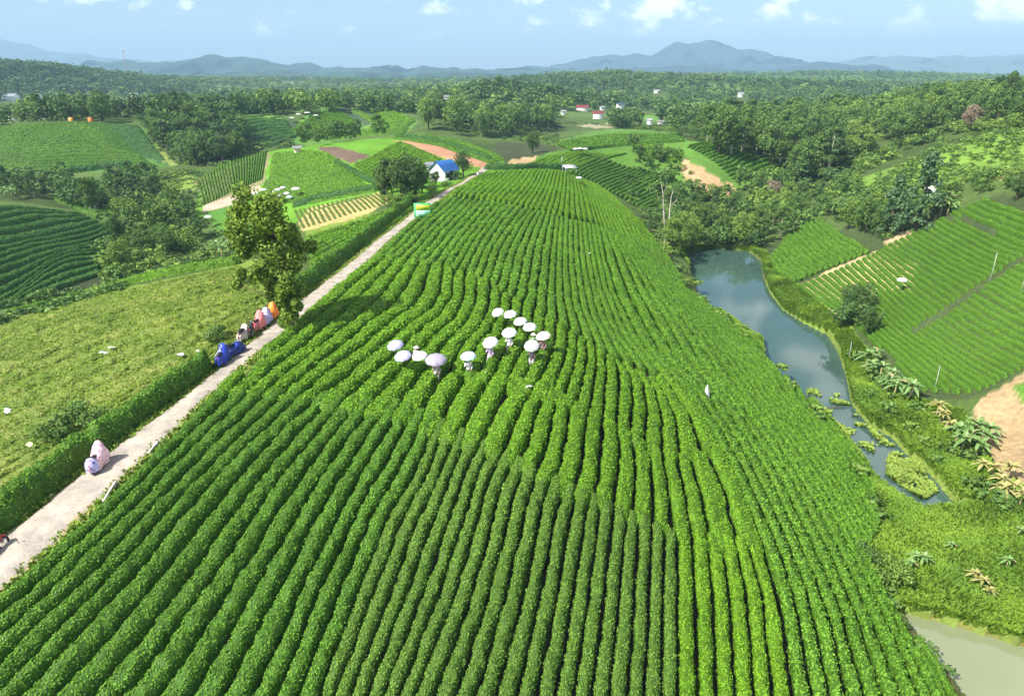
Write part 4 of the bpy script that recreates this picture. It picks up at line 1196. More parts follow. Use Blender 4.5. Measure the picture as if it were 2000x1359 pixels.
trees([(255, 420), (330, 400), (400, 420), (405, 480), (330, 505), (215, 540), (200, 500), (250, 460)], 95, 170, 110, 2.8, TM + [('bush', 'light'), ('round', 'light')], (3.5, 6), 'leafy tree in the hollow left of the big roadside tree', 'trees in the hollow left of the big tree')
trees([(205, 550), (225, 480), (300, 500), (340, 525), (250, 548)], 75, 125, 26, 2.6, [('bush', 'light'), ('bush', 'light'), ('bush', 'mid')], (2.5, 4), 'light green bush beside the dark tea hill', 'light bushes beside the dark tea hill', name='bush')
trees([(-100, 640), (0, 600), (120, 585), (210, 560), (150, 575), (0, 622)], 75, 110, 26, 2.4, [('bush', 'mid'), ('bush', 'dark')], (1.8, 3), 'dark bush at the foot of the dark tea hill', 'bushes at the foot of the dark tea hill', name='bush')
trees([(820, 262), (830, 225), (960, 205), (1090, 215), (1105, 255), (960, 272)], 210, 470, 210, 5.5, [('round', 'mid'), ('round', 'dark'), ('round', 'light'), ('bamboo', 'mid')], (8, 12), 'tree on the wooded knoll behind the brown field', 'trees on the wooded knoll')
trees([(585, 292), (600, 274), (720, 266), (765, 268), (700, 276)], 165, 240, 40, 4.0, TM, (4.5, 6.5), 'tree in the row between the two tea hills behind the brown field', 'trees between the two tea hills')
trees([(440, 225), (560, 215), (600, 225), (520, 235)], 290, 420, 40, 6, TD, (7, 10), 'dark tree behind the small hill left of the dome shaped hill', 'trees left of the dome shaped hill')
trees([(1090, 258), (1180, 243), (1210, 250), (1300, 252), (1350, 262), (1370, 280), (1300, 262), (1230, 250)], 200, 330, 40, 5, TM, (5, 8), 'tree on the low ridge in front of the village', 'trees on the low ridge before the village')
trees([(1225, 288), (1300, 300), (1330, 330), (1330, 400), (1290, 420), (1262, 340)], 110, 200, 30, 3.5, [('round', 'mid'), ('bush', 'mid'), ('bamboo', 'mid')], (3, 6), 'scattered tree on the weedy slope left of the bare earth patch', 'scattered trees left of the bare earth patch')
trees([(1300, 500), (1318, 460), (1400, 468), (1480, 470), (1490, 484), (1430, 485), (1370, 485), (1330, 498)], 95, 140, 34, 2.8, TB, (4.5, 7), 'bushy tree leaning over the far end of the river', 'trees at the far end of the river')
trees([(1290, 470), (1320, 500), (1350, 560), (1345, 580), (1290, 490)], 80, 125, 16, 2.2, [('bush', 'mid'), ('bush', 'light')], (1.5, 3), 'bush on the left bank of the river near the dead tree', 'bushes near the dead tree', name='bush')
trees([(1640, 600), (1700, 610), (1700, 660), (1660, 660)], 70, 100, 9, 2.4, [('bush', 'dark'), ('round', 'dark')], (3, 4.5), 'dark bush on the right river bank below the terraces', 'bushes below the terraces', name='bush')
trees([(1640, 680), (1680, 660), (1780, 780), (1870, 860), (1920, 930), (1960, 990), (1900, 980), (1800, 890), (1720, 820)], 45, 85, 40, 1.8, [('bush', 'light'), ('bush', 'mid')], (1.0, 1.9), 'low light green bush on the right river bank', 'low bushes on the right river bank', name='bush')
trees([(1345, 575), (1410, 612), (1490, 672), (1492, 700), (1560, 758), (1640, 850), (1700, 940), (1720, 1040), (1680, 1000), (1640, 880), (1480, 700), (1400, 625)], 35, 110, 46, 1.6, [('bush', 'light'), ('bush', 'mid')], (0.8, 1.7), 'small bush on the river edge below the near tea hill', 'bushes on the river edge below the near hill', name='bush')
trees([(1690, 1095), (1712, 1120), (1752, 1188), (1812, 1262), (1905, 1378), (1950, 1440), (1930, 1440), (1885, 1380), (1790, 1270), (1725, 1195), (1685, 1130)], 20, 60, 60, 0.9, [('bush', 'mid'), ('bush', 'dark')], (0.6, 1.2), 'small dark bush on the steep edge between the near hill and the pond', 'bushes on the edge of the pond', name='bush')
tree_at(1688, 1095, 1.8, 'bush', 'mid', 'grey green bush at the narrow point between the river and the pond', name='bush')
tree_at(1740, 1130, 2.2, 'bush', 'light', 'round light green bush beside the red earth at the pond', name='bush')
for (u, v, h, sh, co, lb) in [
    (757, 392, 6.5, 'tall', 'dark', 'leftmost dark tree of the group hiding the white house'),
    (785, 392, 7.5, 'round', 'dark', 'broad dark tree left of the white house, second from the left'),
    (812, 385, 6.5, 'round', 'mid', 'tree standing directly above the green billboard'),
    (845, 388, 2.6, 'round', 'mid', 'small tree at the road bend behind the billboard'),
    (872, 368, 1.8, 'bush', 'mid', 'bush below the blue roof beside the road'),
    (905, 345, 5.6, 'round', 'dark', 'dark round tree right of the blue roofed house'),
    (850, 364, 2.8, 'round', 'mid', 'small tree in front of the white gable of the house'),
    (890, 351, 2.6, 'bush', 'mid', 'bush at the right corner of the white house'),
    (770, 402, 3.0, 'bush', 'light', 'light shrub at the corner of the straw yellow field'),
    (800, 400, 2.6, 'bush', 'mid', 'low shrub left of the green billboard')]:
    tree_at(u, v, h, sh, co, lb, rmin=80)
trees([(742, 398), (748, 372), (822, 354), (838, 378), (822, 386), (800, 396)], 85, 150, 26, 2.0, [('round', 'dark'), ('round', 'mid'), ('tall', 'dark')], (3.5, 6), 'leafy tree in the grove between the billboard and the white house', 'trees of the grove in front of the white house')
for (u, v, h, sh, co, lb) in [
    (1735, 460, 9.5, 'pine', 'pine', 'tall dark feathery tree above the terraces, left one of the two'),
    (1790, 450, 11.5, 'pine', 'pine', 'tallest dark feathery tree above the terraces, beside the white patch'),
    (1655, 448, 6.0, 'round', 'light', 'round light green tree behind the small square plot'),
    (1690, 455, 6.5, 'round', 'mid', 'round tree left of the tall feathery trees'),
    (1893, 258, 7.5, 'round', 'pink', 'pinkish brown flowering tree at the edge of the upper right wood'),
    (1958, 232, 12.0, 'pine', 'dark', 'tall dark tree rising above the skyline at the right edge'),
    (1555, 345, 8.5, 'tall', 'light', 'bright light green tree at the corner of the plantation'),
    (1505, 400, 6.0, 'round', 'pink', 'brownish shrub tree left of the thicket'),
    (1985, 392, 3.5, 'round', 'dark', 'dark tree above the upper right corner of the terraces'),
    (1250, 312, 3.5, 'round', 'dark', 'lone small tree on the crest of the right tea hill'),
    (1288, 318, 3.2, 'round', 'mid', 'small tree right of the lone tree on the tea hill crest'),
    (1040, 300, 5.0, 'round', 'dark', 'dark round tree on the dark field beyond the near crest')]:
    tree_at(u, v, h, sh, co, lb, rmin=80)
# shrubs standing in the weedy field
for (u, v, h, lb) in [(165, 838, 2.6, 'dark leafy shrub in the weedy field, behind the pink covered motorbike'),
                      (108, 858, 1.8, 'smaller dark shrub left of the leafy shrub in the weedy field'),
                      (425, 665, 1.8, 'dark shrub in the weedy field above the blue covers'),
                      (497, 552, 2.4, 'dark shrub under the left side of the big roadside tree')]:
    tree_at(u, v, h, 'bush', 'mid', lb, name='shrub')

HOUSES = [(58, 236, 26, 9, 'w', 'long white roofed house left of the shelters on the striped hill'), (78, 204, 9, 14, 'w', 'narrow tall white house at the left under the dark hill'), (22, 236, 12, 9, 'w', 'white house at the left picture edge in the valley'),
 (20, 196, 22, 6, 'w', 'flat white house at the far left under the dark hill'), (192, 196, 9, 8, 'w', 'small white house above the trees behind the striped hill'), (264, 200, 12, 12, 'w', 'white house at the left of the valley village'), (280, 204, 16, 8, 'g', 'grey white house in the middle of the valley village'), (306, 202, 9, 8, 'w', 'white house right of the grey one in the valley village'),
 (345, 206, 26, 6, 'r', 'long red roofed house in the left valley village'), (668, 198, 14, 7, 'w', 'white house behind the top of the dome shaped hill'), (684, 200, 10, 6, 'w', 'smaller white house right behind the dome shaped hill'), (872, 198, 12, 8, 'w', 'white house left of the wooded knoll'),
 (848, 172, 10, 4, 'w', 'far white house under the middle hills'), (1138, 216, 20, 6, 'r', 'red roofed house left of the bright red one in the right village'), (1168, 232, 18, 10, 'r', 'bright red roofed house with white wall in the right village'), (1211, 214, 12, 9, 'b', 'white house with a blue grey roof in the right village'),
 (1202, 200, 12, 5, 'w', 'flat white house at the back of the right village'), (1268, 246, 9, 11, 'w', 'narrow white house in front of the low green hill'), (1290, 244, 10, 6, 'g', 'grey house beside the narrow white one'), (1176, 216, 8, 6, 'w', 'tiny white house above the bright red roof'),
 (1100, 224, 8, 6, 'w', 'tiny white house at the left of the right village'), (1446, 190, 9, 6, 'w', 'lone white house in the far woods at the right'), (1458, 208, 14, 5, 'w', 'pale house at the edge of the right hand wood'), (1282, 182, 9, 4, 'w', 'far pale house in the middle of the plain')]
HPOS = [P1(h_[0], h_[1], 260) for h_ in HOUSES]
def hides_house(x, y):
    r = math.hypot(x, y)
    for (hp, h_) in zip(HPOS, HOUSES):
        rh = math.hypot(hp[0], hp[1])
        lat = abs(math.atan2(x, y) - math.atan2(hp[0], hp[1])) * r
        if lat < (h_[2] * rh / 1333.0) * 0.5 + 3.0 and -8 < rh - r < 110:
            return True
    return False
# distant wood: one mass
def fartest(x, y):
    return (vnoise(x / 130.0, y / 130.0, s=51) + 0.5 * vnoise(x / 50.0, y / 50.0, s=52)) < 0.45
fr = []
for (a, b, n_, hmin, hmax, mn) in [(300, 520, 3600, 6, 10, 5.0), (520, 900, 6000, 6, 10, 6.5), (900, 1800, 6500, 8, 13, 10.0)]:
    g = scatter([(-200, 262), (-200, 60), (2200, 60), (2200, 262)], a, b, n_, fartest, mn)
    g = g[~(in_poly(*to_px(g[:, 0], g[:, 1], g[:, 2]), [(1205, 242), (1235, 212), (1290, 225), (1290, 245)]))]
    hillm = []
    for p in g:
        if hides_house(p[0], p[1]): continue
        k = TM[RNG.integers(0, 4)]
        pn = float(vnoise(np.array([p[0] / 45.0]), np.array([p[1] / 45.0]), s=88)[0]) + RNG.normal(0, 0.35)
        fr.append((p[0], p[1], p[2], RNG.uniform(hmin, hmax), 'round' if RNG.random() < 0.7 else k[0], 'light' if pn > 0.45 else ('mid' if pn > -0.25 else 'dark'), None, None, 'tree', RNG.uniform(0.9, 1.4)))

trees([(1600, 345), (1760, 285), (1830, 262), (1960, 236), (2150, 232), (2150, 255), (1860, 262), (1780, 292), (1700, 332), (1650, 395), (1600, 385)], 90, 230, 420, 2.2, [('bush', 'mid'), ('round', 'mid'), ('round', 'light'), ('bush', 'light')], (2.0, 4.5), 'low leafy tree at the lower edge of the upper right wood', 'low trees at the edge of the upper right wood')
for pl_, a, b, n_ in [([(120, 322), (345, 328), (392, 335), (392, 420), (480, 470), (470, 512), (200, 560), (225, 440), (100, 380)], 90, 230, 900),
                      ([(270, 262), (345, 322), (430, 325), (520, 292), (600, 288), (600, 255), (500, 262)], 180, 300, 500),
                      ([(820, 240), (1100, 240), (1080, 288), (1000, 275), (900, 260)], 180, 420, 600),
                      ([(1090, 240), (1370, 250), (1370, 275), (1330, 262), (1180, 246)], 200, 420, 400),
                      ([(1240, 300), (1330, 310), (1400, 392), (1330, 480), (1290, 480), (1215, 385)], 90, 210, 420),
                      ([(1600, 425), (1800, 300), (1950, 240), (2150, 235), (2150, 260), (1960, 255), (1850, 275), (1790, 330), (1800, 430), (1735, 470)], 90, 240, 900),
                      ([(-100, 600), (210, 560), (215, 480), (245, 455), (260, 560), (0, 640)], 75, 130, 250)]:
    for p in scatter(pl_, a, b, n_, None, 1.3):
        fr.append((p[0], p[1], p[2], RNG.uniform(0.5, 1.7), 'bush', ('mid', 'dark', 'light')[RNG.integers(0, 3)], None, None, 'bush', RNG.uniform(0.9, 1.6)))
g = scatter([(-200, 205), (-200, 60), (450, 60), (450, 205)], 740, 1000, 3500, None, 6.0)
for p in g:
    if p[2] > 6: fr.append((p[0], p[1], p[2], RNG.uniform(7, 11), 'round', 'dark', None, None, 'tree', RNG.uniform(1.2, 1.7)))
TREES = [t_ for t_ in TREES if t_[7] is None or math.hypot(t_[0], t_[1]) < 200 or not hides_house(t_[0], t_[1])]

def visible(x, y, z):
    """is the point seen from the camera (terrain only)"""
    t = np.linspace(0.25, 0.985, 60)
    px, py, pz = x * t, y * t, CZ + (z - CZ) * t
    return bool(np.all(T(px, py) < pz))
rank = []
for k, tr in enumerate(TREES):
    x, y, z, h = tr[:4]
    u, v = to_px(np.array([x]), np.array([y]), np.array([z + h * 0.6]))
    vis = -20 < u[0] < 2020 and v[0] < 1400 and visible(x, y, z + h * 0.75)
    single = TREES[k][7] is None
    rank.append((0 if single else (1 if vis else 2), -h / math.hypot(x, y), k))
rank.sort()
IND = [r[2] for r in rank if r[0] < 2][:285]
inds = set(IND)
lowparts = {}
def place_low(tr):
    x, y, z, h, sh, co = tr[:6]; wd = tr[9] * 1.15
    r = math.hypot(x, y)
    V, Q = proto(sh, co, int(RNG.integers(0, 3)), False, r < 330 and h > 1.9)
    a = RNG.uniform(0, 6.28)
    c, s_ = math.cos(a), math.sin(a)
    X = V[:, 0] * c - V[:, 1] * s_; Y = V[:, 0] * s_ + V[:, 1] * c
    W_ = np.stack([X * h * wd + x, Y * h * wd + y, V[:, 2] * h + z], 1)
    if r > 900:
        m_ = len(Q) // 2
        Q = Q[:m_]; W_ = W_[:m_ * 4]
    lowparts.setdefault(co, []).append((W_, Q))
mats, Vs, Qs, Mi, off = [], [], [], [], 0
for k, tr in enumerate(TREES):
    if k not in inds:
        place_low(tr)
for tr in fr:
    place_low(tr)
for j, (co, lst) in enumerate(lowparts.items()):
    mats.append(CROWN[co])
    for V, Q in lst:
        Vs.append(V); Qs.append(Q + off); Mi.append(np.full(len(Q), j)); off += len(V)
me = make_mesh('forest', np.concatenate(Vs), np.concatenate(Qs), mats, matidx=np.concatenate(Mi))
tag(link('forest', me), 'dense green woods filling the valley and hills towards the mountains', 'forest', kind='stuff')
print('forest faces', len(me.polygons), 'individual trees', len(IND))
for k in IND:
    x, y, z, h, sh, co, lb, gr, nm, wd = TREES[k]
    cm, tm = proto(sh, co, int(RNG.integers(0, 3)))
    e = empty(nm, (x, y, z), RNG.uniform(0, 6.28))
    e.scale = (h * wd, h * wd, h)
    link('crown', cm, e); link('trunk', tm, e)
    tag(e, lb, 'bush' if nm in ('bush', 'shrub') else 'tree', gr)

# the big roadside tree: slim leaning trunk, tall uneven crown
bp = P1(571, 655)
bx, by, bz = bp
H = 11.0
def big(u, v, dy=0.0):   # crown points placed around the trunk plane
    t = (by + dy) / ray(u, v)[1]
    dxx, dyy, dzz = ray(u, v)
    return np.array([dxx * t, by + dy, CZ + dzz * t])
rg = np.random.default_rng(5)
cl, cr = [], []
outline = [(500, 400, 42), (545, 415, 38), (575, 450, 30), (490, 440, 40), (535, 460, 48), (565, 500, 38), (500, 490, 40), (545, 520, 45), (575, 535, 25), (538, 556, 30), (565, 580, 30), (590, 560, 20), (480, 540, 18), (470, 450, 20), (520, 385, 30), (572, 596, 24), (590, 606, 20), (566, 575, 24), (590, 480, 20), (500, 540, 16), (478, 415, 22), (480, 480, 22)]
pxm = by / 1333.0 / ray(0, 0)[1] * 1.0
for (u, v, r) in outline:
    for q in range(3):
        a = rg.normal(0, 0.45, 2) * r
        rr2 = r * rg.uniform(0.3, 0.55)
        dpt = rg.uniform(-0.7, 0.7) * 95 / 1333.0 * by * 0.55
        cl.append(big(u + a[0] - 8, v + a[1] + 4, dpt)); cr.append(rr2 / 1333.0 * (by + dpt) * 1.3)
cl, cr = np.array(cl), np.array(cr)
nleaf = 26000
k = rg.integers(0, len(cl), nleaf)
d = rg.normal(0, 1, (nleaf, 3)); d /= np.linalg.norm(d, axis=1)[:, None]
p = cl[k] + d * (cr[k] * rg.uniform(0.4, 1.15, nleaf))[:, None]
V, Q = leaves(p, d, 0.26, 0.6, 0.7)
e = empty('roadside_tree', bp)
link('crown', make_mesh('crown', V - bp, Q, CROWN['gold']), e)
top = big(530, 430)
mid1, mid2 = big(567, 600), big(555, 520)
parts = [tube(np.array([bp - [0, 0, .3], bp + (mid1 - bp) * 0.5 + [0.08, 0, 0], mid1, mid2, top]) - bp, [0.20, 0.15, 0.13, 0.10, 0.03], 8)]
for q in rg.permutation(len(cl))[:16]:
    st = mid1 + (top - mid1) * np.clip((cl[q][2] - mid1[2]) / (top[2] - mid1[2]) - 0.25, 0, 0.8)
    parts.append(tube(np.array([st, (st + cl[q]) / 2 + [0, 0, 0.15], cl[q]]) - bp, [0.07, 0.045, 0.015], 5))
TV, TF = join(parts)
link('trunk', make_mesh('trunk', TV, TF, M_BARK, smooth=True), e)
tag(e, 'big yellow-green tree with slim dark trunk standing on the edge of the dirt road', 'tree')

# dead pale tree by the river
dp = P1(1298, 484)
e = empty('dead_tree', dp)
sc_ = dp[1] / 1333.0 / ray(1298, 440)[1]
def dpt(u, v, dy=0): return big_at(u, v, dp[1] + dy) - dp
def big_at(u, v, Y):
    dxx, dyy, dzz = ray(u, v); t = Y / dyy
    return np.array([dxx * t, Y, CZ + dzz * t])
parts = [tube([dpt(1298, 488), dpt(1300, 460), dpt(1302, 452)], [0.30, 0.22, 0.19], 8),
         tube([dpt(1302, 454), dpt(1297, 430), dpt(1296, 400), dpt(1295, 378), dpt(1290, 350)], [0.18, 0.15, 0.11, 0.07, 0.02], 7),
         tube([dpt(1302, 454), dpt(1307, 430), dpt(1309, 405), dpt(1311, 385), dpt(1318, 362)], [0.16, 0.12, 0.09, 0.06, 0.02], 7),
         tube([dpt(1296, 400), dpt(1286, 385), dpt(1278, 372)], [0.06, 0.04, 0.015], 5),
         tube([dpt(1309, 405), dpt(1320, 392), dpt(1327, 375)], [0.06, 0.04, 0.015], 5),
         tube([dpt(1295, 378), dpt(1303, 362), dpt(1300, 345)], [0.05, 0.03, 0.012], 5)]
TV, TF = join(parts)
link('trunk', make_mesh('trunk', TV, TF, M_PALEBARK, smooth=True), e)
rgk = np.random.default_rng(3)
cc = np.array([dpt(1290, 352), dpt(1318, 362), dpt(1278, 372), dpt(1327, 378), dpt(1300, 348), dpt(1285, 395), dpt(1322, 410), dpt(1280, 415), dpt(1328, 430)])
k = rgk.integers(0, len(cc), 420); d = rgk.normal(0, 1, (420, 3)); d /= np.linalg.norm(d, axis=1)[:, None]
V, Q = leaves(cc[k] + d * 0.9 * rgk.uniform(0.3, 1, 420)[:, None], d, 0.34, 0.6)
link('crown', make_mesh('crown', V, Q, CROWN['dark']), e)
tag(e, 'almost bare tree with a forked pale trunk at the foot of the near hill', 'dead tree')

# banana plants
def banana_geo(seed, nl=13, H=2.0):
    rg = np.random.default_rng(seed)
    Vs, Qs, off = [], [], 0
    for k in range(nl):
        a = k * 2.4 + rg.uniform(-0.3, 0.3); L_ = rg.uniform(1.3, 2.1); up = rg.uniform(0.75, 1.35) if k % 3 else rg.uniform(0.2, 0.6)
        n_ = 9
        t = np.linspace(0, 1, n_)
        rad_ = L_ * (t * math.cos(up) * 0.9 + 0.12 * t * t); zz_ = H + L_ * (t * math.sin(up) - 0.55 * t * t)
        c = np.stack([np.cos(a) * rad_, np.sin(a) * rad_, zz_], 1)
        s = np.array([-math.sin(a), math.cos(a), 0])
        w = 0.20 * np.sin(np.pi * np.clip(t * 0.93 + 0.05, 0, 1)) ** 0.6 + 0.02
        w = w * (1 + 0.12 * rg.normal(0, 1, n_))
        L1 = c + s * w[:, None] + [0, 0, 0.10]; R1 = c - s * w[:, None] + [0, 0, 0.10]
        V = np.stack([L1, c, R1], 1).reshape(-1, 3)
        i = np.arange(n_ - 1) * 3
        Q = np.concatenate([np.stack([i, i + 1, i + 4, i + 3], 1), np.stack([i + 1, i + 2, i + 5, i + 4], 1)])
        Vs.append(V); Qs.append(Q + off); off += len(V)
    return np.concatenate(Vs), np.concatenate(Qs), tube([[0, 0, -0.1], [0.02, 0, H * 0.5], [0, 0.02, H * 1.03]], [0.15, 0.12, 0.07], 8)
BAN = []
M_STEM = plain('banana_stem', (0.30, 0.27, 0.13), 0.7, 0.2, 0.3, 5)
for q in range(3):
    V, Q, st = banana_geo(q + 11)
    TV, TF = join([st])
    BAN.append((make_mesh('leaves', V, Q, M_BANANA), make_mesh('stem', TV, TF, M_STEM, smooth=True), make_mesh('leaves', V, Q, M_BANDRY)))
def bananas(pts, label, group, s=(0.85, 1.2), dry=False, rmin=0.0):
    for (u, v) in pts:
        p = P1(u, v, rmin)
        b_ = BAN[RNG.integers(0, 3)]
        e = empty('banana_plant', p, RNG.uniform(0, 6.28), RNG.uniform(*s) * 0.78)
        link('leaves', b_[2] if dry else b_[0], e); link('stem', b_[1], e)
        tag(e, label, 'banana plant', group)
bananas([(1690, 722), (1700, 735), (1716, 745), (1732, 770), (1745, 778), (1760, 775), (1722, 765), (1705, 712), (1775, 782), (1740, 750)], 'banana plant in the clump on the right bank beside the river bend', 'banana clump at the river bend', (0.75, 1.05))
bananas([(1875, 890), (1890, 880), (1905, 895), (1920, 880), (1885, 865), (1900, 860), (1925, 865), (1865, 870)], 'dark green banana plant in the clump below the bare soil field', 'banana clump below the bare soil', (0.75, 1.0))
bananas([(1835, 830), (1850, 850), (1828, 815)], 'yellowed banana plant left of the dark banana clump', 'yellowed bananas beside the dark clump', (0.55, 0.8), True)
bananas([(1935, 935), (1950, 955), (1965, 940), (1975, 975), (1990, 990), (1915, 925), (1955, 975)], 'yellow dry banana plant at the right edge above the river tail', 'dry bananas at the right edge', (0.5, 0.8), True)
bananas([(1785, 1100), (1775, 1115), (1800, 1108)], 'low yellow-green banana plant on the grassy dam beside the round bush', 'low bananas beside the round bush', (0.40, 0.55))
bananas([(1915, 1150), (1930, 1165), (1900, 1135)], 'low dry banana sprout in the middle of the grassy dam', 'low dry bananas on the dam', (0.32, 0.45), True)
bananas([(1965, 1108), (1855, 1075), (1990, 1050)], 'small banana sprout scattered over the grass dam at the right', 'small banana sprouts on the dam', (0.3, 0.42))
bananas([(425, 500), (435, 508), (448, 500), (440, 488)], 'banana plant in the clump left of the big roadside tree', 'banana clump left of the big tree', (0.85, 1.1))
bananas([(12, 385), (25, 390), (38, 388), (5, 375)], 'pale banana plant at the left edge above the dark tea hill', 'bananas above the dark tea hill', (1.1, 1.5), rmin=110)
bananas([(1398, 470), (1412, 462), (1380, 474), (1548, 458), (1535, 462)], 'pale banana plant at the far end of the river', 'bananas at the far end of the river', (0.9, 1.3), rmin=90)
bananas([(1625, 420), (1640, 415), (1650, 425), (1835, 425), (1850, 420), (1845, 410), (1660, 405), (1690, 400), (1610, 410)], 'pale banana plant in the thicket above the terraces', 'bananas in the thicket above the terraces', (1.1, 1.5), rmin=85)
bananas([(1325, 425), (1312, 418)], 'pale banana plant behind the bare forked tree', 'bananas behind the bare tree', (1.0, 1.3), rmin=90)
# ------------------------------------------------------------------ objects
def above(u, v, h, rmin=12.0):
    """world point on the ray of pixel (u, v) that lies h above the terrain"""
    dx, dy, dz = ray(u, v)
    hl = math.hypot(dx, dy)
    rs = _RS[_RS >= rmin]
    t = rs / hl
    x, y, z = dx * t, dy * t, CZ + dz * t
    g = z - T(x, y) - h
    k = int(np.argmax(g < 0))
    if k == 0: k = len(rs) - 1
    w = g[k - 1] / (g[k - 1] - g[k]) if g[k - 1] > 0 else 0
    tt = t[k - 1] + (t[k] - t[k - 1]) * w
    return np.array([dx * tt, dy * tt, CZ + dz * tt])

def lathe(prof, sides=12, sx=1.0, sy=1.0):
    an = np.linspace(0, 2 * np.pi, sides, endpoint=False)
    prof = np.array(prof, float)
    V = np.stack([prof[:, 0:1] * np.cos(an) * sx, prof[:, 0:1] * np.sin(an) * sy, np.repeat(prof[:, 1:2], sides, 1)], -1).reshape(-1, 3)
    n_ = len(prof)
    i, j = np.meshgrid(np.arange(n_ - 1), np.arange(sides), indexing='ij'); i, j = i.ravel(), j.ravel(); j2 = (j + 1) % sides
    Q = np.stack([i * sides + j, i * sides + j2, (i + 1) * sides + j2, (i + 1) * sides + j], 1)
    return V, Q, np.zeros((0, 3), int)
def boxp(cx, cy, cz, sx, sy, sz):
    V = np.array([(cx + a * sx / 2, cy + b * sy / 2, cz + c * sz / 2) for c in (-1, 1) for b in (-1, 1) for a in (-1, 1)])
    return V, np.array([(0, 2, 3, 1), (4, 5, 7, 6), (0, 1, 5, 4), (2, 6, 7, 3), (0, 4, 6, 2), (1, 3, 7, 5)]), np.zeros((0, 3), int)
def obj(name, parts, mat, parent=None, smooth=False, loc=None):
    V, Fc = join(parts)
    return link(name, make_mesh(name, V, Fc, mat, smooth=smooth), parent, loc)

# --- umbrellas
def canopy_mesh(R, Hc, mat, n_=8):
    an = np.linspace(0, 2 * np.pi, n_ * 4, endpoint=False)
    rib = np.abs(np.cos(an * n_ / 2))            # 1 on a rib, 0 between
    t = np.linspace(0, 1, 7)
    rr_ = R * np.sin(t * 1.45) / math.sin(1.45)
    zz_ = Hc * (np.cos(t * 1.45) - math.cos(1.45)) / (1 - math.cos(1.45))
    V = []
    for k in range(7):
        q = rr_[k] * (1 - 0.09 * t[k] ** 2 * (1 - rib))
        V.append(np.stack([q * np.cos(an), q * np.sin(an), zz_[k] - 0.035 * R * t[k] * (1 - rib) * np.sin(t[k] * 2.6)], 1))
    V = np.concatenate(V); m_ = len(an)
    i, j = np.meshgrid(np.arange(6), np.arange(m_), indexing='ij'); i, j = i.ravel(), j.ravel(); j2 = (j + 1) % m_
    Q = np.stack([i * m_ + j, i * m_ + j2, (i + 1) * m_ + j2, (i + 1) * m_ + j], 1)
    return make_mesh('canopy', V, Q, mat, smooth=True)
CLOTH = {}
def cloth(col, rough=0.7, trans=0.25):
    key = tuple(col)
    if key in CLOTH: return CLOTH[key]
    m, nt = newmat('cloth')
    g = N(nt, 'ShaderNodeNewGeometry')
    no = N(nt, 'ShaderNodeTexNoise', ins={'Scale': 6.0, 'Detail': 3.0}); nt.links.new(g.outputs['Position'], no.inputs['Vector'])
    sc_ = N(nt, 'ShaderNodeVectorMath', operation='SCALE'); sc_.inputs[0].default_value = col
    nt.links.new(M(nt, 'ADD', M(nt, 'MULTIPLY', no.outputs[0], 0.25), 0.87), sc_.inputs['Scale'])
    b = N(nt, 'ShaderNodeBsdfPrincipled', ins={'Roughness': rough, 'Specular IOR Level': 0.3}); t = N(nt, 'ShaderNodeBsdfTranslucent')
    nt.links.new(sc_.outputs[0], b.inputs['Base Color']); nt.links.new(sc_.outputs[0], t.inputs['Color'])
    ms = N(nt, 'ShaderNodeMixShader', ins={0: trans}); nt.links.new(b.outputs[0], ms.inputs[1]); nt.links.new(t.outputs[0], ms.inputs[2])
    o = N(nt, 'ShaderNodeOutputMaterial'); nt.links.new(ms.outputs[0], o.inputs[0])
    CLOTH[key] = m
    return m
M_STEEL = plain('shaft_metal', (0.35, 0.35, 0.37), 0.35, 0.5, metal=0.8)
M_BLACK = plain('black_plastic', (0.025, 0.025, 0.028), 0.45, 0.4)
def umbrella(top, R, Hc, shaft, col, label, group=None, tilt=0.0, az=0.0, cat='umbrella'):
    from mathutils import Euler
    ro = Euler((tilt * math.cos(az), tilt * math.sin(az), 0))
    ax_ = ro.to_matrix() @ Vector((0, 0, shaft))
    e = empty('umbrella', top - np.array(ax_))
    e.rotation_euler = ro
    c = link('canopy', canopy_mesh(R, Hc, cloth(col)), e, (0, 0, shaft - Hc))
    obj('shaft', [tube([[0, 0, 0.0], [0, 0, shaft + 0.03]], [0.012 + 0.006 * R, 0.010 + 0.004 * R], 6)], M_STEEL, e)
    an = np.linspace(0, 2 * np.pi, 8, endpoint=False)
    obj('ribs', [tube([[0, 0, shaft - Hc * 0.05], [R * .6 * math.cos(a), R * .6 * math.sin(a), shaft - Hc * 0.42], [R * .97 * math.cos(a), R * .97 * math.sin(a), shaft - Hc - 0.01]], [0.006, 0.006, 0.005], 4) for a in an], M_STEEL, e)
    obj('handle', [tube([[0, 0, -0.02], [0, 0, 0.12]], [0.02, 0.018], 6)], M_BLACK, e)
    tag(e, label, cat, group)
    return e

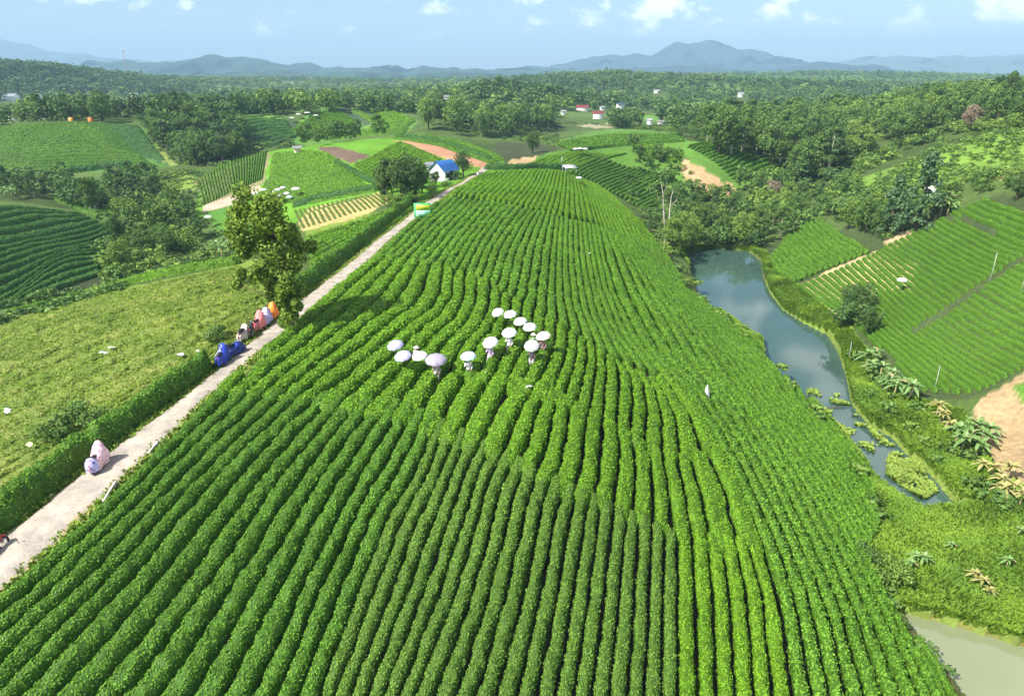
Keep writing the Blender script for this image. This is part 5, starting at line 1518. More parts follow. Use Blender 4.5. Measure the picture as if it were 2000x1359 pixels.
# --- people (skin-grown continuous body, dressed)
import bmesh
M_SKIN = plain('skin', (0.42, 0.25, 0.17), 0.55, 0.3)
M_HAIR = plain('hair', (0.015, 0.012, 0.010), 0.5, 0.4)
def body_mesh(pose):
    J = {'pelvis': (0, 0, 0.92, .115), 'waist': (0, 0, 1.08, .105), 'chest': (0, 0, 1.27, .125), 'neck0': (0, 0, 1.43, .06), 'neck': (0, 0.01, 1.48, .05), 'head0': (0, 0.01, 1.54, .085), 'head': (0, 0.015, 1.62, .088),
         'crown': (0, 0.0, 1.67, .06)}
    E = [('pelvis', 'waist'), ('waist', 'chest'), ('chest', 'neck0'), ('neck0', 'neck'), ('neck', 'head0'), ('head0', 'head'), ('head', 'crown')]
    for s, nm in ((-1, 'l'), (1, 'r')):
        st = pose.get('step', 0.0) * s
        J['hip' + nm] = (s * .10, 0, 0.88, .095); J['knee' + nm] = (s * .11, 0.02 + st * .5, 0.49, .058); J['ank' + nm] = (s * .11, -0.02 + st, 0.09, .036); J['toe' + nm] = (s * .12, 0.13 + st, 0.03, .030)
        E += [('pelvis', 'hip' + nm), ('hip' + nm, 'knee' + nm), ('knee' + nm, 'ank' + nm), ('ank' + nm, 'toe' + nm)]
        arm = pose[nm]
        J['sh' + nm] = (s * .19, 0, 1.38, .055)
        J['el' + nm] = (*arm[0], .042); J['wr' + nm] = (*arm[1], .028)
        d = np.array(arm[1]) - np.array(arm[0]); d /= np.linalg.norm(d)
        pl = np.array(arm[1]) + d * 0.06
        J['palm' + nm] = (*pl, .030)
        E += [('chest', 'sh' + nm), ('sh' + nm, 'el' + nm), ('el' + nm, 'wr' + nm), ('wr' + nm, 'palm' + nm)]
        sd_ = np.cross(d, (0, 1, 0.2)); sd_ /= np.linalg.norm(sd_)
        cu = np.cross(sd_, d)
        for q, (o_, L_) in enumerate(((-.030, .070), (-.010, .082), (.010, .078), (.028, .062))):
            a = pl + d * .035 + sd_ * o_; b = a + d * L_ * .5 + cu * .012; c = b + d * L_ * .3 + cu * .03
            J['f%d%s' % (q, nm)] = (*a, .010); J['g%d%s' % (q, nm)] = (*b, .009); J['h%d%s' % (q, nm)] = (*c, .008)
            E += [('palm' + nm, 'f%d%s' % (q, nm)), ('f%d%s' % (q, nm), 'g%d%s' % (q, nm)), ('g%d%s' % (q, nm), 'h%d%s' % (q, nm))]
        a = np.array(arm[1]) + d * .03 - sd_ * .035 + cu * .02
        J['t' + nm] = (*a, .011); J['u' + nm] = (*(a + d * .04 - sd_ * .015 + cu * .015), .009)
        E += [('palm' + nm, 't' + nm), ('t' + nm, 'u' + nm)]
    bm = bmesh.new(); lay = bm.verts.layers.skin.verify()
    vs_ = {}
    for k, p in J.items():
        v = bm.verts.new(p[:3]); v[lay].radius = (p[3], p[3]); v[lay].use_root = (k == 'pelvis'); vs_[k] = v
    for a, b in E:
        bm.edges.new((vs_[a], vs_[b]))
    me = bpy.data.meshes.new('body'); bm.to_mesh(me); bm.free()
    o = link('tmp_body', me)
    o.modifiers.new('skin', 'SKIN').use_smooth_shade = True
    o.modifiers.new('sub', 'SUBSURF').levels = 1
    dg = bpy.context.evaluated_depsgraph_get()
    out = bpy.data.meshes.new_from_object(o.evaluated_get(dg))
    bpy.data.objects.remove(o)
    out.materials.clear(); out.materials.append(M_SKIN)
    return out
POSES = [
    {'l': ((-.26, .02, 1.12), (-.20, .22, 1.02)), 'r': ((.25, .08, 1.16), (.12, .22, 1.38)), 'step': 0.03},
    {'l': ((-.27, .0, 1.11), (-.27, .06, .86)), 'r': ((.27, .0, 1.11), (.25, .14, .92)), 'step': 0.10},
]
BODY = [body_mesh(p) for p in POSES]
def shell(pts, rads, sides=10):
    return tube(pts, rads, sides)
def garments(pose):
    sh = [tube([[0, 0, .90], [0, 0, 1.0], [0, 0, 1.15], [0, 0, 1.32], [0, 0, 1.42], [0, .005, 1.455]], [.165, .160, .150, .168, .135, .075], 12)]
    for s, nm in ((-1, 'l'), (1, 'r')):
        a = pose[nm]
        sh.append(tube([[s * .13, 0, 1.37], [s * .19, 0, 1.375], np.array(a[0]), np.array(a[1]) * .85 + np.array(a[0]) * .15], [.075, .070, .055, .045], 8))
    tr = []
    for s in (-1, 1):
        st = pose.get('step', 0) * s
        tr.append(tube([[s * .07, 0, .96], [s * .10, 0, .86], [s * .11, .02 + st * .5, .49], [s * .11, -.02 + st, .12]], [.12, .115, .078, .062], 9))
    return sh, tr
def person(loc, rz, shirt, trousers, label, pose=0, hat=None, dress=None, hair=True, scale=0.95):
    e = empty('person', loc, rz, scale)
    link('body', BODY[pose], e)
    sh, tr = garments(POSES[pose])
    obj('shirt', sh, cloth(shirt, trans=0.05), e, True)
    if dress:
        obj('skirt', [tube([[0, 0, 1.02], [0, 0, .85], [0, 0, .5], [0, 0, .22]], [.15, .20, .25, .29], 14)], cloth(dress, trans=0.05), e, True)
    else:
        obj('trousers', tr, cloth(trousers, trans=0.02), e, True)
    if hat == 'cone':
        obj('hat', [lathe([(0.005, 1.86), (0.10, 1.78), (0.235, 1.66), (0.225, 1.655), (0.09, 1.76)], 16)], plain('palm_leaf_hat', (0.72, 0.64, 0.46), 0.8), e, True)
    elif hat == 'brim':
        obj('hat', [lathe([(0.002, 1.78), (0.08, 1.775), (0.105, 1.74), (0.11, 1.68), (0.20, 1.66), (0.205, 1.65), (0.10, 1.665)], 16)], plain('sun_hat', (0.78, 0.74, 0.66), 0.8), e, True)
    if hair:
        obj('hair', [lathe([(0.002, 1.745), (0.06, 1.735), (0.098, 1.69), (0.104, 1.62), (0.095, 1.55), (0.07, 1.50)], 12, 1, 1.0)], M_HAIR, e, True).location = (0, -0.022, 0)
    obj('face', [boxp(-.032, .098, 1.622, .022, .010, .008), boxp(.032, .098, 1.622, .022, .010, .008), boxp(0, .108, 1.60, .018, .022, .034), boxp(0, .098, 1.565, .040, .010, .008),
                 boxp(-.097, 0.01, 1.60, .014, .03, .05), boxp(.097, 0.01, 1.60, .014, .03, .05)], plain('face_features', (0.26, 0.12, 0.09), 0.5), e)
    tag(e, label, 'person')
    return e

WHITE = (0.74, 0.75, 0.74)
UMB = [ # u, v, R, colour, label, tilt, person?
 (970, 607, .50, WHITE, 'white umbrella tilted left, topmost left one of the white group on the hill', .35, None),
 (995, 610, .56, WHITE, 'round white umbrella right beside the tilted topmost one', .12, None),
 (1015, 624, .54, WHITE, 'white umbrella in the middle of the top row of white umbrellas', .15, None),
 (1034, 635, .54, WHITE, 'white umbrella above and left of the pinkish white one', .15, None),
 (994, 646, .58, (0.80, 0.86, 0.83), 'white umbrella with a person in white standing under it, left of centre of the group', .2, ((.75, .74, .72), (.1, .1, .14), None, 0)),
 (956, 665, .60, WHITE, 'leftmost white umbrella of the white group, over a person in a pale lilac dress', .3, ((.55, .45, .62), None, (.55, .45, .62), 0)),
 (1060, 652, .58, (0.86, 0.74, 0.66), 'pinkish white umbrella, rightmost of the group on the hill', .15, ((.3, .2, .2), (.05, .05, .07), None, 0)),
 (1038, 672, .58, WHITE, 'lowest white umbrella on the right, over a person in white trousers', .35, ((.10, .10, .12), (.65, .66, .68), None, 0)),
 (770, 670, .62, (0.50, 0.47, 0.80), 'upper purple umbrella at the left end of the lower line', .2, None),
 (785, 691, .62, (0.55, 0.54, 0.84), 'lower lilac umbrella next to the upper purple one', .2, None),
 (818, 691, .56, (0.82, 0.88, 0.88), 'white umbrella between the lilac and the large grey umbrella', .15, None),
 (851, 697, .78, (0.42, 0.38, 0.48), 'large grey purple umbrella in the lower line', .08, ((.6, .5, .5), (.55, .52, .5), None, 0)),
 (914, 691, .58, (0.62, 0.76, 0.80), 'pale blue umbrella standing alone right of the grey one', .05, ((.7, .7, .72), (.1, .1, .1), None, 0)),
]
for (u, v, R, col, lb, tl, per) in UMB:
    top = above(u, v, 1.85)
    sh_ = 1.0
    e = umbrella(top + np.array([0, 0, 0.08]), R * 0.94, 0.20 + 0.18 * R, sh_, col, lb, 'open umbrellas among the tea rows of the near hill', 0.08 + tl, RNG.uniform(-1.1, 0.25))
    if per:
        g0 = np.array([top[0] + 0.02, top[1] - 0.10, 0]); g0[2] = float(T(g0[0:1], g0[1:2])[0]) - 0.05
        person(g0, RNG.uniform(-0.6, 0.6) + math.pi, per[0], per[1] or (.1, .1, .1), 'person under ' + lb.split(',')[0].split(' over ')[0].replace('with a person in white standing under it', '').strip() + ' in the tea', 0, None, per[2])
def standing(u, v, hgt, *a, **k):
    p = above(u, v, hgt); p[2] = float(T(p[0:1], p[1:2])[0]) - 0.05
    return person(p, *a, **k)
standing(813, 678, 1.55, 2.6, (.62, .6, .55), (.1, .1, .12), 'person with a pale sun hat behind the white umbrella of the lower line', 1, 'brim')
standing(1042, 654, 1.5, 3.0, (.20, .35, .18), (.1, .1, .12), 'person with a light hat between the pinkish and the lowest white umbrella', 1, 'brim')

# distant parasols
FARU = [(490, 378, 'leftmost white parasol of the cluster above the big tree'), (499, 375, 'white parasol second from the left in the cluster above the big tree'),
        (515, 368, 'flat white parasol near the blue post'), (531, 373, 'white parasol in the lower middle of the far cluster'), (542, 368, 'white parasol at the top centre of the far cluster'),
        (552, 364, 'white parasol right behind the top centre one of the far cluster'), (547, 379, 'small white parasol at the bottom of the far cluster'),
        (560, 375, 'white parasol left of the pale blue one in the far cluster'), (565, 382, 'pale blue parasol at the bottom right of the far cluster'), (577, 366, 'largest white parasol, rightmost of the far cluster')]
for k, (u, v, lb) in enumerate(FARU):
    R = 0.95 if k == 9 else 0.68
    umbrella(above(u, v, 2.1, 100), R, 0.35, 2.1, (0.6, 0.72, 0.80) if k == 8 else WHITE, lb, 'parasols on the hill above the big tree', cat='parasol')
for (u, v, r_, lb, R) in [(1763, 543, 60, 'single white parasol on the terraces right of the river', .85), (1131, 345, 110, 'white parasol on the crest at the right end of the near hill', .95),
                         (1124, 289, 120, 'left one of the three tiny white parasols on the far green crest', .9), (1133, 288, 120, 'middle one of the three tiny white parasols on the far green crest', 1.0), (1143, 289, 120, 'right one of the three tiny white parasols on the far green crest', 1.0),
                         (406, 421, 100, 'white parasol at the lower end of the pale bare strip', 1.1),
                         (583, 222, 200, 'white parasol on the left flank of the dome shaped hill, highest of four', 1.6), (600, 219, 200, 'broad white parasol on the left flank of the dome shaped hill', 1.8), (617, 224, 200, 'white parasol nearest the dark top of the dome shaped hill', 1.5), (570, 229, 200, 'lowest white parasol at the left foot of the dome shaped hill', 1.5)]:
    umbrella(above(u, v, 2.1, r_), R * 0.72, 0.30, 2.1, WHITE, lb, cat='parasol')

# small white shelter with pole on the crest
sp = P1(1112, 345, 110)
e = empty('shelter', sp, 0.3)
obj('roof', [(np.array([[-1.3, -1, 1.9], [1.3, -1, 1.9], [1.3, 1, 2.3], [-1.3, 1, 2.3], [-1.3, -1, 1.84], [1.3, -1, 1.84], [1.3, 1, 2.24], [-1.3, 1, 2.24]]), np.array([(0, 1, 2, 3), (7, 6, 5, 4), (0, 4, 5, 1), (2, 6, 7, 3), (1, 5, 6, 2), (0, 3, 7, 4)]), np.zeros((0, 3), int))], cloth(WHITE), e)
for a, b in ((-1.2, -.9), (1.2, -.9), (1.2, .9), (-1.2, .9)):
    obj('post', [tube([[a, b, -.2], [a, b, 1.9 + (.36 if b > 0 else 0)]], [.04, .04], 6)], M_STEEL, e)
obj('mast', [tube([[-1.4, 1, -.2], [-1.4, 1, 4.2]], [.05, .03], 6)], M_STEEL, e)
tag(e, 'small shelter with a slanting white roof and a mast on the crest', 'shelter')

# --- white draped scarecrow on the river side slope
p = P1(1378, 786)
e = empty('scarecrow', p)
an = np.linspace(0, 2 * np.pi, 20, endpoint=False)
pr = [(0.30, 0.25), (0.27, 0.5), (0.20, 0.85), (0.13, 1.15), (0.07, 1.40), (0.02, 1.55)]
V = np.concatenate([np.stack([(r_ * (1 + .12 * np.cos(an * 5))) * np.cos(an), (r_ * (1 + .12 * np.cos(an * 5))) * np.sin(an), np.full(20, z_)], 1) for r_, z_ in pr])
i, j = np.meshgrid(np.arange(5), np.arange(20), indexing='ij'); i, j = i.ravel(), j.ravel()
link('sheet', make_mesh('sheet', V, np.stack([i * 20 + j, i * 20 + (j + 1) % 20, (i + 1) * 20 + (j + 1) % 20, (i + 1) * 20 + j], 1), cloth(WHITE), smooth=True), e)
obj('stake', [tube([[0, 0, -.2], [0, 0, 1.5]], [.03, .02], 6)], M_BARK, e)
tag(e, 'white draped cone on a stake, standing alone in the rows of the river side slope', 'scarecrow')

# --- scraps of white plastic lying about
def scrap(u, v, s, label, lift=0.05, col=WHITE):
    s = s * 0.7
    p = above(u, v, lift)
    n_ = 9
    gx, gy = np.meshgrid(np.linspace(-1, 1, n_), np.linspace(-.6, .6, n_))
    gz = 0.28 * vnoise(gx * 2 + u, gy * 2 + v, s=3) + 0.25
    ang = RNG.uniform(0, 3.1)
    X = (gx * math.cos(ang) - gy * math.sin(ang)) * (1 + .2 * gz); Y = gx * math.sin(ang) + gy * math.cos(ang)
    V = np.stack([X.ravel(), Y.ravel(), gz.ravel()], 1) * s
    i = (np.arange(n_ - 1)[:, None] * n_ + np.arange(n_ - 1)[None]).ravel()
    tag(link('plastic_sheet', make_mesh('plastic_sheet', V, np.stack([i, i + 1, i + n_ + 1, i + n_], 1), cloth(col), smooth=True), loc=p), label, 'litter')
scrap(1033, 756, .34, 'white plastic sheet on a row end below the lowest white umbrella', .7)
scrap(948, 726, .28, 'cream scrap on a row below the pale blue umbrella', .7, (.75, .70, .50))
scrap(1151, 495, .22, 'tiny white scrap on the hill back', .7)
scrap(204, 690, .45, 'white scrap in the middle of the weedy field', .4)
scrap(218, 679, .35, 'narrow pale scrap just above another in the weedy field', .4)
scrap(352, 693, .42, 'white scrap in the weedy field near the blue covers', .4)
scrap(386, 686, .28, 'small yellowish scrap closest to the blue covers', .4, (.8, .8, .55))
scrap(15, 803, .42, 'pale blue-white sheet at the left edge of the weedy field', .45, (.75, .82, .9))
scrap(58, 869, .36, 'pale yellow scrap low in the weedy field at the left', .45, (.75, .78, .5))
scrap(1862, 1125, .22, 'small white bag lying on the grass dam', .25)
scrap(1782, 827, .20, 'white scrap on the right river bank', .3)

# --- motorbikes
M_TYRE = plain('tyre_rubber', (0.02, 0.02, 0.02), 0.8, 0.2)
M_RIM = plain('rim_metal', (0.4, 0.4, 0.42), 0.3, 0.5, metal=0.9)
def torus(R, r, cz, cy, n_=20, m_=8):
    a = np.linspace(0, 2 * np.pi, n_ + 1)
    return tube(np.stack([0 * a, cy + R * np.cos(a), cz + R * np.sin(a)], 1), [r] * (n_ + 1), m_)
def motorbike(loc, rz, col, label, group=None):
    e = empty('motorbike', loc, rz)
    for y in (-.62, .62):
        w = empty('wheel', (0, 0, 0)); w.parent = e
        obj('tyre', [torus(.27, .045, .31, y)], M_TYRE, w, True)
        obj('rim', [torus(.215, .015, .31, y)] + [tube([[0, y, .31], [0, y + .21 * math.cos(a), .31 + .21 * math.sin(a)]], [.012, .010], 4) for a in np.linspace(0, 2 * np.pi, 6, endpoint=False)], M_RIM, w, True)
    pm = plain('bike_paint_%d' % int(col[0] * 1000 + col[1] * 100), col, 0.25, 0.6)
    obj('body', [tube([[0, -.75, .72], [0, -.45, .66], [0, -.1, .50], [0, .15, .45], [0, .36, .62], [0, .45, .86]], [.06, .13, .15, .14, .15, .10], 10), tube([[0, .38, .5], [0, .50, .62], [0, .47, .9]], [.16, .17, .08], 8)], pm, e, True)
    obj('mudguard', [tube([[0, .36, .50], [0, .5, .64], [0, .66, .67], [0, .82, .60]], [.06, .07, .07, .05], 8)], pm, e, True)
    obj('engine', [boxp(0, .02, .33, .24, .36, .22), tube([[.14, .1, .25], [.15, -.3, .27], [.15, -.75, .33]], [.03, .045, .05], 7)], M_RIM, e)
    obj('seat', [tube([[0, -.72, .82], [0, -.5, .83], [0, -.15, .78], [0, .05, .76]], [.09, .14, .14, .10], 10)], M_BLACK, e, True)
    obj('fork', [tube([[-.07, .62, .31], [-.07, .44, .95]], [.025, .025], 6), tube([[.07, .62, .31], [.07, .44, .95]], [.025, .025], 6)], M_RIM, e, True)
    obj('handlebar', [tube([[-.34, .30, 1.02], [-.15, .42, 1.0], [.15, .42, 1.0], [.34, .30, 1.02]], [.02, .02, .02, .02], 6)], M_BLACK, e, True)
    obj('headlight', [tube([[0, .46, .93], [0, .56, .92]], [.09, .07], 10)], plain('lamp_glass', (.7, .7, .7), 0.1, .8), e, True)
    for s in (-1, 1):
        obj('mirror', [tube([[s * .28, .34, 1.02], [s * .32, .36, 1.22]], [.008, .008], 4), boxp(s * .33, .35, 1.25, .11, .02, .07)], M_BLACK, e)
    obj('tail_light', [boxp(0, -.84, .70, .12, .04, .06)], plain('red_lens', (.5, .02, .02), 0.2, .6), e)
    tag(e, label, 'motorbike', group)
    return e
def spotted(name, a, b_, scale, thr=0.55):
    m, nt = newmat(name)
    g = N(nt, 'ShaderNodeTexCoord')
    vo = N(nt, 'ShaderNodeTexVoronoi', ins={'Scale': scale}); nt.links.new(g.outputs['Object'], vo.inputs['Vector'])
    mx = N(nt, 'ShaderNodeMix', data_type='RGBA'); mx.inputs[6].default_value = (*b_, 1); mx.inputs[7].default_value = (*a, 1)
    nt.links.new(M(nt, 'GREATER_THAN', vo.outputs['Distance'], 0.32), mx.inputs[0])
    bs = N(nt, 'ShaderNodeBsdfPrincipled', ins={'Roughness': 0.4}); nt.links.new(mx.outputs[2], bs.inputs['Base Color'])
    o = N(nt, 'ShaderNodeOutputMaterial'); nt.links.new(bs.outputs[0], o.inputs[0])
    return m
def bike_cover(loc, rz, mat, label, hgt=1.22, peak=1.0, low=0.16, second=None, group=None):
    """raincoat or tarpaulin draped over a parked motorbike, open end ends just above the ground"""
    nt_, nr_ = 36, 14
    an = np.linspace(0, 2 * np.pi, nt_, endpoint=False)
    V = []
    sd_ = RNG.uniform(0, 20)
    for k in range(nr_):
        t = k / (nr_ - 1)
        # t = 0 top ridge, 1 hem
        q = math.sin(min(1, t * 1.35) * math.pi / 2)
        fold = 1 + (0.20 * t) * np.cos(an * 7 + sd_) + 0.06 * t * np.cos(an * 13 + sd_ * 2)
        x = 0.35 * q * np.cos(an) * fold
        y = 0.84 * q * np.sin(an) * fold
        ridge = 0.80 + 0.42 * peak * np.exp(-((y - 0.38) / 0.28) ** 2) + 0.05 * np.sin(y * 4)
        z = ridge * (1 - t ** 2.2) + low * t ** 2.2
        z = z * (hgt / 1.22) + 0.02 * vnoise(x * 5 + sd_, y * 5)
        V.append(np.stack([x, y, z], 1))
    V = np.concatenate(V)
    i, j = np.meshgrid(np.arange(nr_ - 1), np.arange(nt_), indexing='ij'); i, j = i.ravel(), j.ravel(); j2 = (j + 1) % nt_
    Q = np.stack([i * nt_ + j, i * nt_ + j2, (i + 1) * nt_ + j2, (i + 1) * nt_ + j], 1)
    o = link('motorbike_cover', make_mesh('motorbike_cover', V, Q, mat, smooth=True), loc=loc)
    o.rotation_euler = (0, 0, rz)
    tag(o, label, 'cover', group)
    return o
def onroad(u, v):
    p = P1(u, v)
    d = np.hypot(ROADC[:, 0] - p[0], ROADC[:, 1] - p[1]); k = int(np.argmin(d))
    dr = ROADC[min(k + 1, 159)] - ROADC[max(k - 1, 0)]
    p[2] = float(T(p[0:1], p[1:2])[0]) + 0.12
    return p, math.atan2(-dr[0], dr[1])
M_PINK = spotted('pink_spotted_raincoat', (0.80, 0.55, 0.60), (0.55, 0.12, 0.25), 6)
M_LAV = spotted('lavender_spotted_raincoat', (0.50, 0.46, 0.75), (0.12, 0.08, 0.35), 5)
BI = [(196, 916, (.35, .05, .06), M_PINK, 'pink and white raincoat with dark spots draped over the nearest motorbike on the road', .25, 1.35, 1.3, 'motorbike hidden under the pink spotted raincoat'),
      (437, 712, (.05, .05, .3), cloth((0.025, 0.055, 0.42), 0.35, 0.0), 'shiny blue tarpaulin with white stripe over the lower of two parked motorbikes', .15, 1.3, 1.2, 'motorbike under the lower blue tarpaulin'),
      (459, 695, (.05, .05, .06), cloth((0.020, 0.040, 0.25), 0.35, 0.0), 'dark blue tarpaulin over the motorbike just behind the shiny blue one', -.35, 1.05, 0.6, 'motorbike under the darker blue tarpaulin'),
      (478, 664, (.1, .1, .1), cloth((0.78, 0.62, 0.55), 0.6, 0.0), 'pale peach raincoat over the third motorbike of the roadside line', .1, 1.1, 0.9, 'motorbike under the pale peach raincoat'),
      (508, 645, (.5, .05, .05), cloth((0.72, 0.22, 0.22), 0.5, 0.0), 'salmon red raincoat over a motorbike in the middle of the roadside line', .1, 1.35, 1.3, 'motorbike under the salmon red raincoat'),
      (519, 637, (.1, .1, .1), M_LAV, 'lavender spotted raincoat over a motorbike next to the salmon red one', .0, 1.3, 1.2, 'motorbike under the lavender raincoat'),
      (531, 627, (.6, .15, .02), cloth((0.85, 0.24, 0.03), 0.5, 0.0), 'bright orange raincoat over the last motorbike before the big tree', -.1, 1.35, 1.2, 'motorbike under the orange raincoat')]
for (u, v, pc, cm, lb, yaw, hg, pk, mlb) in BI:
    p, rz = onroad(u, v)
    motorbike(p, rz + yaw, pc, mlb)
    bike_cover(p, rz + yaw, cm, lb, hg, pk)
p, rz = onroad(493, 657)
motorbike(p, rz + .4, (.03, .03, .035), 'uncovered black motorbike between the peach and the salmon raincoats')
p, rz = onroad(-16, 1088)
motorbike(p, rz, (.30, .02, .02), 'dark red motorbike cut off by the left picture edge')
p, rz = onroad(934, 347)
motorbike(p, rz + .5, (.7, .7, .72), 'white motorbike parked at the top of the road near the house')
# lavender front apron on the nearest cover
p, rz = onroad(196, 916)
an = np.linspace(0, 2 * np.pi, 24, endpoint=False)
pr = [(0.34, 0.20), (0.36, 0.45), (0.30, 0.72), (0.18, 0.90), (0.03, 0.97)]
V = np.concatenate([np.stack([r_ * np.cos(an) * (1 + .05 * np.cos(6 * an)), r_ * .8 * np.sin(an) - .62, np.full(24, z_)], 1) for r_, z_ in pr])
i, j = np.meshgrid(np.arange(4), np.arange(24), indexing='ij'); i, j = i.ravel(), j.ravel()
o = link('motorbike_cover', make_mesh('motorbike_cover', V, np.stack([i * 24 + j, i * 24 + (j + 1) % 24, (i + 1) * 24 + (j + 1) % 24, (i + 1) * 24 + j], 1), M_LAV, smooth=True), loc=p)
o.rotation_euler = (0, 0, rz + .25)
tag(o, 'lavender raincoat with dark dots over the rear of the nearest motorbike', 'cover')
# white stripe seam on the shiny blue tarpaulin is a folded rope lying over it
p, rz = onroad(437, 712)
o = obj('rope', [tube([[-.30, -.55, .35], [-.26, -.5, .75], [-.12, -.2, .98], [0.0, .2, 1.20], [.10, .38, 1.36], [.22, .55, 1.05], [.33, .62, .6]], [.035] * 7, 6)], cloth(WHITE), None, True, p)
o.rotation_euler = (0, 0, rz + .15)
tag(o, 'thick white cord tied over the shiny blue tarpaulin', 'cord')

# --- stone edging slabs along the right road edge
for (a, b, lb) in [((203, 985), (228, 945), 'pale concrete edging slab on the right road edge opposite the pink motorbike'), ((292, 888), (310, 868), 'short pale edging slab further up the right road edge')]:
    pa, pb = P1(*a), P1(*b)
    d = pb - pa; L_ = np.linalg.norm(d[:2])
    n_ = 8
    c = np.linspace(0, 1, n_)[:, None] * d[None] + pa[None]
    s = np.array([d[1], -d[0], 0]) / L_ * 0.045
    zz_ = T(c[:, 0], c[:, 1])
    V = np.concatenate([np.c_[c[:, :2] + s[:2], zz_ + .22], np.c_[c[:, :2] - s[:2], zz_ + .22], np.c_[c[:, :2] + s[:2], zz_ - .05], np.c_[c[:, :2] - s[:2], zz_ - .05]])
    Q = []
    for k in range(n_ - 1):
        Q += [(k, k + 1, n_ + k + 1, n_ + k), (k, 2 * n_ + k, 2 * n_ + k + 1, k + 1), (n_ + k, n_ + k + 1, 3 * n_ + k + 1, 3 * n_ + k)]
    Q += [(0, n_, 3 * n_, 2 * n_), (n_ - 1, 3 * n_ - 1, 4 * n_ - 1, 2 * n_ - 1)]
    tag(link('kerb_stone', make_mesh('kerb_stone', V, np.array(Q), plain('pale_concrete', (.62, .60, .56), .9, .1, .15, 6))), lb, 'kerb stone')

# --- green billboard
p = P1(826, 428, 60)
p2 = P1(826, 424, 60)
sc_ = p[1] / 1333.0 / ray(826, 410)[1]
Wd, Hh = 33 * sc_, 28 * sc_
e = empty('billboard', p, 0.10)
zb = 3 * sc_
obj('panel', [boxp(0, 0.05, zb + Hh / 2, Wd, 0.05, Hh)], plain('sign_green', (.06, .55, .16), .5), e)
obj('top_field', [boxp(.03 * Wd, .015, zb + Hh * .70, Wd * .84, .02, Hh * .36)], plain('sign_yellow_green', (.50, .72, .05), .5), e)
obj('bottom_field', [boxp(.03 * Wd, .015, zb + Hh * .28, Wd * .86, .02, Hh * .42)], plain('sign_pale_aqua', (.42, .85, .62), .5), e)
def strokes(z0, z1, x0, x1, n_, seed):
    rg = np.random.default_rng(seed); out = []
    xs = np.linspace(x0, x1, n_ + 1)
    for k in range(n_):
        if rg.random() < .12: continue
        w = (xs[1] - xs[0]) * .72; cx = (xs[k] + xs[k + 1]) / 2; h_ = z1 - z0
        out.append(boxp(cx - w * .38, 0, (z0 + z1) / 2, w * .22, .012, h_))
        if rg.random() < .7: out.append(boxp(cx, 0, z1 - h_ * .1, w * .6, .0115, h_ * .2))
        if rg.random() < .6: out.append(boxp(cx + w * .32, 0, z0 + h_ * rg.uniform(.3, .6), w * .2, .0125, h_ * rg.uniform(.5, .8)))
        if rg.random() < .6: out.append(boxp(cx, 0, z0 + h_ * .1, w * .5, .011, h_ * .18))
    return out
obj('lettering', strokes(zb + Hh * .62, zb + Hh * .77, -.34 * Wd, .40 * Wd, 9, 1), plain('letter_orange', (.85, .45, .03), .5), e)
obj('lettering', strokes(zb + Hh * .34, zb + Hh * .44, -.34 * Wd, .42 * Wd, 13, 2), plain('letter_green', (.10, .50, .20), .5), e)
obj('lettering', strokes(zb + Hh * .16, zb + Hh * .26, -.30 * Wd, .38 * Wd, 11, 3), plain('letter_green', (.10, .50, .20), .5), e)
for s in (-.42, .42):
    obj('post', [tube([[s * Wd, .12, -.3], [s * Wd, .12, zb + Hh]], [.05, .05], 6)], M_STEEL, e)
tag(e, 'green and yellow billboard on posts at the bend of the dirt road', 'billboard')

